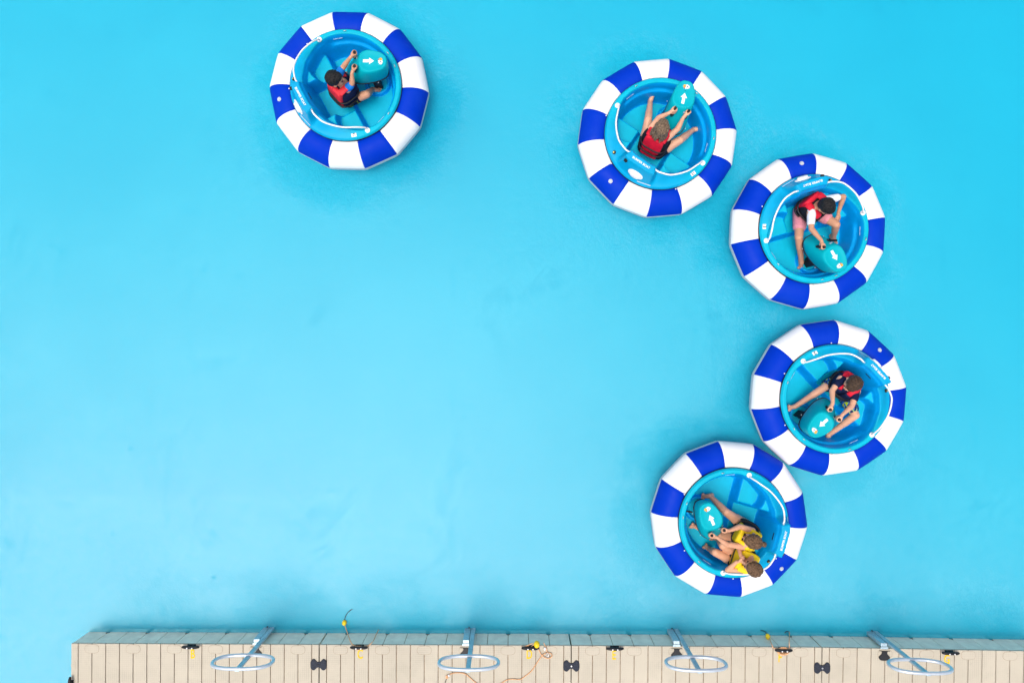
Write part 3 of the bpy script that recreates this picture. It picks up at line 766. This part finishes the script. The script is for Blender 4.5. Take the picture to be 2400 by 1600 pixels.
bm = bmesh.new(); disc(bm, (0, 0), .026, -.008, .008, 20, bev=.004); disc(bm, (0, 0), .014, .006, .014, 14, bev=.003); VALVE = mesh_of(bm, 'valve', M['vinyl_grey'])
LETTER = text_mesh('BUMPER BOAT', .036, .0008, M['white_decal'])
bm = bmesh.new(); disc(bm, (0, 0), .008, 0, .006, 8, bev=.002); BOLT = mesh_of(bm, 'bolt', M['white_plastic'])

def boat(px, py, back, steer, blue, number, label, size=1.0, hose=False):
    w = P(px, py, .5)
    fr = R(back+180)
    root = thing('bumper_boat', label, 'bumper boat', (w.x, w.y, 0), fr, 'blue and white bumper boats'); root.scale = (size, size, size)
    for k in range(14):
        s = link('tube_segment', SEG['b' if k % 2 == 0 else 'w'], root, rot=(0, 0, R(blue+k*360/14)-fr))
        if k == 0:
            c = .767*math.cos(math.pi/14); link('valve', VALVE, s, (c+.07, 0, .252+.194), (0, R(20), 0))
    hull = link('hull', HM, root); link('rim_shade_band', RIM_SHADE, hull)
    for s in (-1, 1):
        h = link('handrail', HR[s], root)
        fm = fit_frame(*polar(s*88, .612)); fm.translation.z = .499
        f = link('flange', FLANGE, h); f.matrix_local = Matrix.Translation(fm.translation)
        g = link('flange', FLANGE, h); x, y = polar(s*20.3, .505); g.matrix_local = Matrix.Translation((x, y, .72)) @ Matrix.Rotation(fr*0+math.atan2(y, x)+s*R(-90)*1, 4, 'Z') @ Matrix.Rotation(R(90), 4, 'Y') @ Matrix.Scale(.75, 4)
        lb = link('safety_label', LABEL, hull); x, y = polar(s*108, .583); lb.location = (x, y, .418); lb.rotation_euler = (0, R(-14), math.atan2(y, x))
        for al in (118, 172):
            e = link('tie_ring', EYE, hull); x, y = polar(s*al, .628); e.location = (x, y, .498); e.rotation_euler = (0, 0, math.atan2(y, x))
    fm = fit_frame(*polar(-2, .605)); hx = link('vent_cover', HATCH, hull); hx.matrix_local = fm @ Matrix.Translation((0, 0, -.002))
    fm = fit_frame(*polar(16, .585)); hx = link('switch_knob', KNOB, hull); hx.matrix_local = fm
    fm = fit_frame(*polar(33, .605)); hx = link('charge_plug', PLUG, hull); hx.matrix_local = fm; c2 = link('plug_contact', PLUG2, hull); c2.matrix_local = fm @ Matrix.Translation((.004, -.004, 0))
    fm = fit_frame(*polar(-15, .640)); hx = link('label_strip', STRIP, hull); hx.matrix_local = fm @ Matrix.Translation((-.006, 0, .003))
    t = link('lettering', LETTER, hull, (-.512, 0, hull_h(-.512, 0)[0]+.0028), (0, 0, R(-90)))
    x, y = -.452, 0
    v = link('vent_slot', VENT, hull); fm = fit_frame(-.425, .0); v.matrix_local = fm @ Matrix.Translation((0, 0, .001))
    if number:
        x, y = polar(-72, .618); fm = fit_frame(x, y); pl = link('number_plate', PLATE, hull); pl.matrix_local = fm @ Matrix.Translation((0, 0, .003))
        nm = link('digits', text_mesh(number, .052 if len(number) == 1 else .042, .0006, M['ink'], 'digits'), hull)
        nm.matrix_local = fm @ Matrix.Translation((0, 0, .0065)) @ Matrix.Rotation(R(90), 4, 'Z')
    for al in (25, 75, 135, 195, 250, 310):
        b_ = link('bolt', BOLT, hull); x, y = polar(al, RH+.016); b_.location = (x, y, .448)
    # steering pod
    st = R(steer)-fr
    pod = link('steering_pod', PM['cowl'], root, (PIV, 0, 0), (0, 0, st)); pod.scale = (.93, .92, 1)
    link('base_plate', PM['base'], pod); link('motor_column', PM['col'], pod)
    link('arrow', PM['arrow'], pod); link('emblem', PM['emb'], pod); link('emblem_patch', PM['e2'], pod); link('emblem_dot', PM['e3'], pod); link('emblem_dot', PM['e4'], pod); link('screw_hole', PM['hole'], pod)
    grips = []
    for s in (1, -1):
        base = Vector((-.165, s*.085, .655))
        link('slot_ring', PM['slot'], pod, base+Vector((-.004, 0, .026)), (0, R(-52), 0))
        link('handle', PM['grip'], pod, base)
        link('switch_label', PM['lab'], pod, (-.130, s*.062, .728), (0, R(-55), 0))
        for x in (-.22, .08): link('rivet', PM['rivet'], pod, (x, s*(.159 if x < 0 else .142), .452), (R(-90*s), 0, 0))
        loc = Matrix.Translation(w*Vector((1, 1, 0)) if False else Vector((w.x, w.y, 0))) @ Matrix.Rotation(fr, 4, 'Z') @ Matrix.Scale(size, 4) @ Matrix.Translation((PIV, 0, 0)) @ Matrix.Rotation(st, 4, 'Z') @ Matrix.Diagonal((.93, .92, 1, 1))
        g0 = loc @ (base+Vector((.010, 0, .085))); g1 = loc @ (base+Vector((.024, 0, .15)))
        grips.append(((g0+g1)/2, (g1-g0).normalized()))
    if hose:
        bm = bmesh.new(); tube(bm, spline([(.08, .13, .40), (.11, .20, .36), (.06, .26, .33), (-.03, .27, .30)], 6), .013, 8); hz = part('bilge_hose', bm, M['black'], pod, True)
        bm = bmesh.new(); tube(bm, [(-.03, .27, .30), (-.075, .262, .285)], .017, 10); part('hose_end', bm, M['white_plastic'], hz, True)
    return root, grips       # grips: left, right (as seen by the rider)
B1 = boat(808.7, 197.4, 208, 0, 191.4, '7', 'bumper boat number 7, alone at the upper left, rider in red vest')
B2 = boat(1549.2, 311.5, 236, 78, 223.5, '21', 'bumper boat at top right of centre, fair-haired rider with both arms out')
B3 = boat(1911, 535.2, 106, -60, 99.7, '3', 'bumper boat number 3, its rider in pink shorts leaning over the handles', .98)
B4 = boat(1960.7, 935.3, 43, 222, 46.9, '2', 'rightmost bumper boat, rider in lime patterned shorts, touching the boat below it', .98)
B5 = boat(1721.7, 1226.7, -15, 113, -43.6, None, 'lowest bumper boat, carrying two riders in yellow vests', .985, hose=True)

# ------------------------------------------------------------------ people
def frame(U, F):
    U = Vector(U).normalized(); F = Vector(F); F = (F-U*F.dot(U)).normalized(); L = U.cross(F).normalized()
    return Matrix((F, L, U)).transposed()            # columns: forward, left, up
def hand_grip(bm, wrist, G, axis, side):
    e1 = (wrist-G); e1 = (e1-axis*e1.dot(axis)).normalized(); e2 = axis.cross(e1)*side
    pc = G+e1*.030
    cap(bm, wrist, G+e1*.052, .019, .022)
    for u in (-.020, .0, .020): sphere(bm, pc+axis*u, (.021, .021, .016), None, 10)
    for i, u in enumerate((-.029, -.010, .010, .029)):
        rr = .0235; n = [100, 140, 185, 235 if i in (1, 2) else 220]
        pts = [pc+axis*u+e2*.014]+[G+axis*u*.92+(e1*math.cos(R(a))+e2*math.sin(R(a)))*rr for a in (75, 125, 180, 215+8*(i in (1, 2)))]
        for a, b in zip(pts, pts[1:]): cap(bm, a, b, .0098, .0088, 8)
    pts = [pc+axis*.022-e2*.016]+[G+axis*.032+(e1*math.cos(R(a))+e2*math.sin(R(a)))*.0245 for a in (-60, -115, -150)]
    for a, b in zip(pts, pts[1:]): cap(bm, a, b, .0112, .0095, 8)
def hand_free(bm, wrist, d, palm_n, side, curl=.5):
    d = Vector(d).normalized(); nrm = Vector(palm_n); nrm = (nrm-d*nrm.dot(d)).normalized(); lat = d.cross(nrm)*side
    cap(bm, wrist, wrist+d*.03, .019, .021)
    for u in (-.020, 0, .020): cap(bm, wrist+d*.02+lat*u*.8, wrist+d*.065+lat*u*1.1, .015, .0145, 8)
    for i, u in enumerate((-.029, -.010, .010, .029)):
        p = wrist+d*.07+lat*u; dirn = d.copy(); ln = (.026, .031, .029, .022)[i]
        for k in range(3):
            q = (dirn*math.cos(curl*.9)+nrm*math.sin(curl*.9)).normalized() if k or curl > .2 else dirn
            # rotate progressively towards the palm
            ang = curl*(k+.6)
            q = (d*math.cos(ang)+nrm*math.sin(ang)).normalized()
            b = p+q*ln*(1-.18*k); cap(bm, p, b, .0098-.0008*k, .0090-.0008*k, 8); p = b
    p = wrist+d*.022-lat*.022
    for k in range(2):
        q = (d*.75-lat*(.65-.45*k)+nrm*(.25+.3*k)).normalized(); b = p+q*.03; cap(bm, p, b, .0112-.001*k, .0100-.001*k, 8); p = b
def foot(bm, ankle, toe, up, sc=1.0):
    d = (toe-ankle); L = d.length; d.normalize(); up = Vector(up); up = (up-d*up.dot(d)).normalized(); lat = d.cross(up)
    heel = ankle-d*.018-up*.028
    cap(bm, ankle, heel, .032*sc, .029*sc); cap(bm, ankle+d*.01, ankle+d*L*.62-up*.030, .030*sc, .024*sc)
    cap(bm, heel, ankle+d*L*.7-up*.040, .026*sc, .022*sc)
    for u, rr in ((-.022, .020), (0, .021), (.022, .020)): sphere(bm, ankle+d*L*.72+lat*u-up*.036, rr*sc, None, 10)
    for i, u in enumerate((-.030, -.014, .001, .015, .028)):
        rr = (.0135, .0105, .0100, .0095, .009)[i]; l = L*(1.0-.05*i)
        cap(bm, ankle+d*L*.74+lat*u-up*.038, ankle+d*l+lat*u*1.05-up*.036, rr*sc, rr*.85*sc, 8)
def person(label, j, skin, look, hair='hair_black', hair_style='short'):
    """j: joints in the place. hipL hipR kneeL kneeR ankL ankR toeL toeR shL shR elL elR wrL wrR head; hand(bm, side)"""
    hip = (j['hipL']+j['hipR'])/2; sh = (j['shL']+j['shR'])/2
    root = thing('person', label, 'person', (hip.x, hip.y, hip.z-.10), 0, None)
    O = root.location
    T = frame(sh-hip, (sh-hip).cross(j['shR']-j['shL'])*-1)
    # forward = chosen so that left is on the left
    Lv = (j['shL']-j['shR']).normalized(); Uv = (sh-hip).normalized(); Fv = Lv.cross(Uv).normalized()
    T = frame(Uv, Fv)
    tl = (sh-hip).length
    H = j['head']; look = Vector(look).normalized()
    HF = frame(Vector((0, 0, 1))-look*look.z*.0+Vector((look.x, look.y, 0))*(-look.z)*.9, look)
    bm = bmesh.new()
    # torso
    sphere(bm, hip+Uv*.01, (.095, .125, .10), T, 18); sphere(bm, hip.lerp(sh, .35), (.085, .112, .13), T, 18)
    sphere(bm, hip.lerp(sh, .72)+Fv*.008, (.090, .128, .14), T, 18)
    cap(bm, j['shL'].lerp(sh, .25), j['shR'].lerp(sh, .25), .05, .05)
    neck = sh+Uv*.02; cap(bm, neck, H-HF@Vector((.012, 0, .05)), .046, .042)
    # head with cranium, jaw, nose, ears
    sphere(bm, H+HF@Vector((-.006, 0, .022)), (.092, .076, .090), HF, 24)
    sphere(bm, H+HF@Vector((.030, 0, -.048)), (.056, .056, .058), HF, 18)
    cap(bm, H+HF@Vector((.082, 0, .010)), H+HF@Vector((.097, 0, -.020)), .009, .0125, 10)
    sphere(bm, H+HF@Vector((.072, 0, -.062)), (.017, .026, .014), HF, 10)
    for s in (-1, 1):
        sphere(bm, H+HF@Vector((-.004, s*.079, -.006)), (.019, .010, .030), HF, 10)
        sphere(bm, H+HF@Vector((.055, s*.036, -.022)), (.026, .022, .024), HF, 10)
    for s, sd in (('L', 1), ('R', -1)):
        cap(bm, j['sh'+s], j['el'+s], .040, .032); cap(bm, j['el'+s], j['wr'+s], .033, .0205)
        cap(bm, j['el'+s].lerp(j['wr'+s], .1), j['el'+s].lerp(j['wr'+s], .45), .033, .029)
        cap(bm, j['hip'+s], j['knee'+s], .072, .048); cap(bm, j['hip'+s].lerp(j['knee'+s], .1), j['hip'+s].lerp(j['knee'+s], .5), .074, .066)
        cap(bm, j['knee'+s], j['ank'+s], .047, .029); cap(bm, j['knee'+s].lerp(j['ank'+s], .12), j['knee'+s].lerp(j['ank'+s], .42), .046, .043)
        foot(bm, j['ank'+s], j['toe'+s], j.get('fup'+s, (0, 0, 1)))
        j['hand'+s](bm, sd)
    bm = remesh(bm, .0058, 3); bmesh.ops.translate(bm, verts=bm.verts, vec=-O)
    part('body', bm, M[skin], root, True)
    for s in (-1, 1):
        bm = bmesh.new(); sphere(bm, H+HF@Vector((.077, s*.030, .006))-O, (.008, .012, .008), HF, 10); part('eye', bm, M['ink'], root, True)
        bm = bmesh.new(); cap(bm, H+HF@Vector((.083, s*.018, .026))-O, H+HF@Vector((.074, s*.046, .026))-O, .004, .003, 8); part('eyebrow', bm, M[hair], root, True)
    bm = bmesh.new(); cap(bm, H+HF@Vector((.084, -.015, -.052))-O, H+HF@Vector((.084, .015, -.052))-O, .006, .006, 8); part('mouth', bm, M['lips'], root, True)
    # hair
    bm = bmesh.new(); rnd = random.Random(hash(label) % 1000 if False else len(label))
    sphere(bm, H+HF@Vector((-.020, 0, .036)), (.094, .086, .086), HF, 28)
    sphere(bm, H+HF@Vector((-.040, 0, -.004)), (.066, .082, .066), HF, 20)
    sphere(bm, H+HF@Vector((.030, 0, .070)), (.056, .062, .046), HF, 16)
    for k in range(70):      # tufts lying on the crown
        a = rnd.uniform(0, 2*math.pi); e = rnd.uniform(.05, 1.35)
        d = Vector((math.cos(a)*math.cos(e), math.sin(a)*math.cos(e), math.sin(e)))
        if d.x > .55 and d.z < .45: continue
        p = Vector((-.020, 0, .036))+Vector((d.x*.092, d.y*.084, d.z*.086))
        tn = Vector((d.x, d.y, -.9)).normalized(); tn = (tn-d*tn.dot(d)); 
        if tn.length < .05: continue
        tn.normalize(); tn = (tn+d.cross(tn)*rnd.uniform(-.6, .6)).normalized()
        cap(bm, H+HF@(p-tn*.016), H+HF@(p+tn*.020+d*.001), .0085, .0045, 6)
    if hair_style == 'long':
        for k in range(60):
            a = rnd.uniform(R(85), R(275)); x0 = Vector((-.02+.074*math.cos(a), .078*math.sin(a), rnd.uniform(-.03, .05)))
            pts = [x0]
            for q in range(3): pts.append(pts[-1]+Vector((-.002+rnd.uniform(-.007, .007), rnd.uniform(-.007, .007)+.004*math.copysign(1, x0.y), -.028)))
            pts = [H+HF@p for p in pts]
            for a_, b_ in zip(pts, pts[1:]): cap(bm, a_, b_, .010, .0075, 6)
    if hair_style == 'pony':
        pts = [Vector((-.105, 0, .03)), Vector((-.135, .004, .012)), Vector((-.142, .004, -.03)), Vector((-.132, 0, -.075))]
        for (a_, ra), (b_, rb) in zip(zip(pts, (.022, .03, .028, .016)), list(zip(pts, (.022, .03, .028, .016)))[1:]): cap(bm, H+HF@a_, H+HF@b_, ra, rb, 10)
    bm = remesh(bm, .0055, 1); bmesh.ops.translate(bm, verts=bm.verts, vec=-O)
    part('hair', bm, M[hair], root, True)
    return root, O, T, hip, sh, tl
def vest(ctx, main, side, scale=1.0, front=None):
    front = front or main
    root, O, T, hip, sh, tl = ctx
    C = hip.lerp(sh, .56)-O
    F, L, U = (T.col[0], T.col[1], T.col[2])
    h = tl*.47
    bm = bmesh.new(); sbox(bm, C, (.122*scale, .158*scale, h), T, .55, 28)
    v = part('life_vest', bm, M[side], root, True)
    def panel(name, f0, l0, u0, hf, hl, hu, m):
        bm = bmesh.new(); sbox(bm, C+T@Vector((f0, l0, u0)), (hf, hl, hu), T, .45, 24); part(name, bm, M[m], v, True)
    panel('back_panel', -.108*scale, 0, h*.30, .036, .122*scale, h*.80, main)
    panel('lower_panel', -.104*scale, 0, -h*.80, .034, .112*scale, h*.20, main)
    for s in (-1, 1):
        panel('front_panel', .106*scale, s*.068*scale, h*.05, .036, .058*scale, h*.92, front)
        bm = bmesh.new()
        pts = [C+T@Vector(q) for q in ((-.105*scale, s*.085, h*.95), (-.06*scale, s*.088, h*1.10), (.02, s*.086, h*1.16), (.085*scale, s*.078, h*1.02), (.105*scale, s*.07, h*.85))]
        sp = spline(pts, 5); rings = []
        for i, p in enumerate(sp):
            t = (sp[min(i+1, len(sp)-1)]-sp[max(i-1, 0)]).normalized(); n = t.cross(L).normalized()
            rings.append([p+L*(.042*math.cos(a))+n*(.017*math.sin(a)) for a in [2*math.pi*k/12 for k in range(12)]])
        ring_loft(bm, rings); part('shoulder_strap', bm, M[main], v, True)
    for u in (-h*.50, h*.02):
        bm = bmesh.new(); n = 36
        pts = [C+T@Vector((.150*scale*math.copysign(abs(math.cos(t))**.6, math.cos(t)), .166*scale*math.copysign(abs(math.sin(t))**.6, math.sin(t)), u)) for t in [2*math.pi*k/n for k in range(n)]]
        rings = []
        tube(bm, pts, .0115, 6, closed=True); part('belt', bm, M['black'], v, True)
    return v
def clothes(ctx, name, chains, m, vox=.008, blobs=()):
    root, O = ctx[0], ctx[1]
    bm = bmesh.new()
    for a, b, ra, rb in chains: cap(bm, a, b, ra, rb, 14)
    for c, r_, T in blobs: sphere(bm, c, r_, T, 18)
    bm = remesh(bm, vox, 2); bmesh.ops.translate(bm, verts=bm.verts, vec=-O)
    return part(name, bm, M[m], root, True)
def shorts(ctx, j, m, f=.6, ra=.088, rb=.070):
    hip = ctx[3]; T = ctx[2]
    ch = [(j['hip'+s], j['hip'+s].lerp(j['knee'+s], f), ra, rb) for s in 'LR']
    return clothes(ctx, 'shorts', ch, m, .008, [(hip+T.col[2]*.03, (.105, .140, .10), T)])
def shirt(ctx, j, m, f=.55, body=None):
    T = ctx[2]; hip, sh = ctx[3], ctx[4]
    ch = [(j['sh'+s].lerp(sh, .2), j['sh'+s].lerp(j['el'+s], f), .053, .046) for s in 'LR']
    return clothes(ctx, 'shirt', ch, m, .008, [(hip.lerp(sh, .42), (.096, .126, .18), T), (hip.lerp(sh, .72), (.092, .130, .10), T)])
def two_bone(a, b, l1, l2, hint):
    d = b-a; L = d.length
    if L >= l1+l2-1e-4: return a.lerp(b, l1/(l1+l2))
    x = (l1*l1-l2*l2+L*L)/(2*L); hgt = math.sqrt(max(0, l1*l1-x*x)); d.normalize()
    h = Vector(hint); h = (h-d*h.dot(d)).normalized(); return a+d*x+h*hgt
def grip_arm(j, s, grip, hint, l1=.235, l2=.215):
    G, ax = grip; a = j['sh'+s]
    d = (a-G); d = (d-ax*d.dot(ax)).normalized()
    wr = G+d*.075-ax*.008
    k = min(1, (wr-a).length*1.035/(l1+l2)); j['wr'+s] = wr; j['el'+s] = two_bone(a, wr, l1*k, l2*k, hint)
    j['hand'+s] = lambda bm, sd, wr=wr, G=G, ax=ax: hand_grip(bm, wr, G, ax, sd)
def free_arm(j, s, wr, d, nrm, curl, hint, l1=.235, l2=.215):
    j['wr'+s] = wr; j['el'+s] = two_bone(j['sh'+s], wr, l1, l2, hint)
    j['hand'+s] = lambda bm, sd, wr=wr: hand_free(bm, wr, d, nrm, sd, curl)
def Z1(x, y, z): return P(750+x/8.711, 90+y/8.711, z)
def Z2(x, y, z): return P(1470+x/7.84, 180+y/7.84, z)
def Z3(x, y, z): return P(1830+x/7.128, 440+y/7.128, z)
def Z4(x, y, z): return P(1835+x/7.467, 840+y/7.467, z)
def Z5(x, y, z): return P(1600+x/6.815, 1130+y/6.815, z)

# rider of boat 7: black hair, red vest, blue sleeve
j = dict(hipL=Z1(470, 1160, .29), hipR=Z1(570, 1270, .29), kneeL=Z1(520, 760, .38), kneeR=Z1(955, 1145, .40), ankL=Z1(700, 800, .16), ankR=Z1(1075, 1045, .16), toeL=Z1(830, 800, .12), toeR=Z1(1265, 1050, .12),
         shL=Z1(330, 790, .62), shR=Z1(560, 1060, .60), head=Z1(310, 835, .78))
grip_arm(j, 'L', B1[1][0], (-.3, .3, -1)); grip_arm(j, 'R', B1[1][1], (.6, -.8, -.6))
c = person('person with short black hair in a red life vest and blue sleeves, upper left', j, 'skin_tan', (1, .05, -.12), 'hair_black')
shirt(c, j, 'shirt_blue', .62); vest(c, 'vest_coral', 'shirt_navy', .98, 'shirt_navy'); shorts(c, j, 'shorts_dark', .50)

# rider of boat 21: fair hair, red vest, both arms out
j = dict(hipL=Z2(310, 1290, .28), hipR=Z2(560, 1400, .28), kneeL=Z2(385, 790, .40), kneeR=Z2(970, 1165, .42), ankL=Z2(425, 450, .20), ankR=Z2(1215, 975, .20), toeL=Z2(490, 310, .28), toeR=Z2(1390, 925, .27), fupL=(-.1, -.5, .8), fupR=(-.6, -.1, .8),
         shL=Z2(440, 940, .61), shR=Z2(735, 1130, .61), head=Z2(625, 955, .78))
grip_arm(j, 'L', B2[1][0], (-.6, .2, -.5)); grip_arm(j, 'R', B2[1][1], (.7, -.2, -.5))
c = person('person with fair hair in a red life vest, both arms stretched to the handles', j, 'skin_fair', (.25, 1, -.35), 'hair_blond', 'long')
vest(c, 'vest_red', 'vest_black', .98, 'vest_black'); shorts(c, j, 'vest_black', .30, .082, .074)

# rider of boat 3: black hair, red vest, white sleeves, pink shorts
j = dict(hipR=Z3(330, 400, .28), hipL=Z3(520, 350, .28), kneeR=Z3(300, 830, .41), kneeL=Z3(925, 615, .44), ankR=Z3(345, 1240, .17), ankL=Z3(880, 830, .17), toeR=Z3(350, 1385, .12), toeL=Z3(940, 960, .12),
         shR=Z3(490, 420, .61), shL=Z3(760, 190, .61), head=Z3(752, 312, .78))
grip_arm(j, 'R', B3[1][1], (-.8, -.3, -.4)); free_arm(j, 'L', Z3(960, 420, .42), (.25, -.9, -.35), (-.6, 0, -.8), .35, (1, .2, -.2))
c = person('person with black hair, white sleeves and pink shorts, leaning over the handles', j, 'skin_tan', (.55, -.75, -.55), 'hair_black')
shirt(c, j, 'shirt_white', .62); vest(c, 'vest_red', 'vest_black', 1.0, 'vest_black'); shorts(c, j, 'shorts_pink', .58, .092, .078)

# rider of the rightmost boat
j = dict(hipR=Z4(900, 420, .28), hipL=Z4(1040, 560, .28), kneeR=Z4(770, 500, .40), kneeL=Z4(1270, 990, .43), ankR=Z4(215, 835, .20), ankL=Z4(805, 1330, .18), toeR=Z4(118, 870, .22), toeL=Z4(785, 1470, .15),
         shR=Z4(1010, 350, .61), shL=Z4(1300, 570, .61), head=Z4(1215, 435, .78))
j['kneeR'] = Z4(745, 490, .40)
grip_arm(j, 'R', B4[1][1], (-.6, .2, -.5)); grip_arm(j, 'L', B4[1][0], (.8, -.3, -.5))
c = person('person with short brown hair, navy sleeves and lime patterned shorts, in the rightmost boat', j, 'skin_fair', (-.65, -.7, -.5), 'hair_brown')
shirt(c, j, 'shirt_navy', .50); vest(c, 'vest_red', 'shirt_navy', .96, 'shirt_navy'); shorts(c, j, 'shorts_lime', .72, .092, .080)

# the two riders of the lowest boat
j = dict(hipR=Z5(905, 850, .28), hipL=Z5(1000, 690, .28), kneeL=Z5(690, 470, .40), kneeR=Z5(590, 850, .38), ankL=Z5(440, 215, .20), ankR=Z5(255, 725, .16), toeL=Z5(285, 235, .16), toeR=Z5(135, 690, .16),
         shL=Z5(1115, 770, .61), shR=Z5(985, 1030, .61), head=Z5(1105, 925, .80))
grip_arm(j, 'R', B5[1][0], (-.2, -.6, -.6)); grip_arm(j, 'L', B5[1][1], (-.2, .9, -.3))
c = person('person with tied brown hair in a yellow vest, steering the lowest boat', j, 'skin', (-1, .25, -.4), 'hair_ash', 'pony')
vest(c, 'vest_yellow', 'vest_black', .94); shorts(c, j, 'swim_stripe', .28, .084, .076)
j = dict(hipL=Z5(890, 1130, .29), hipR=Z5(860, 1270, .29), kneeL=Z5(640, 1010, .42), kneeR=Z5(520, 1115, .42), ankL=Z5(560, 900, .17), ankR=Z5(420, 1060, .18), toeL=Z5(430, 880, .13), toeR=Z5(330, 1000, .14),
         shL=Z5(1090, 1170, .60), shR=Z5(1000, 1400, .60), head=Z5(1110, 1355, .80))
free_arm(j, 'L', Z5(925, 1165, .66), (.1, -.75, .35), (.8, -.3, .2), .9, (-.6, .6, -.5), .20, .19)
free_arm(j, 'R', Z5(865, 1265, .64), (.7, .3, .35), (.5, .5, .2), .9, (-.9, -.2, -.4), .20, .19)
c = person('smaller person in a yellow vest with hands held to the mouth, sitting beside the driver', j, 'skin', (-1, .55, -.15), 'hair_ash', 'short')
vest(c, 'vest_yellow', 'vest_black', .92); shorts(c, j, 'vest_black', .3, .082, .074)
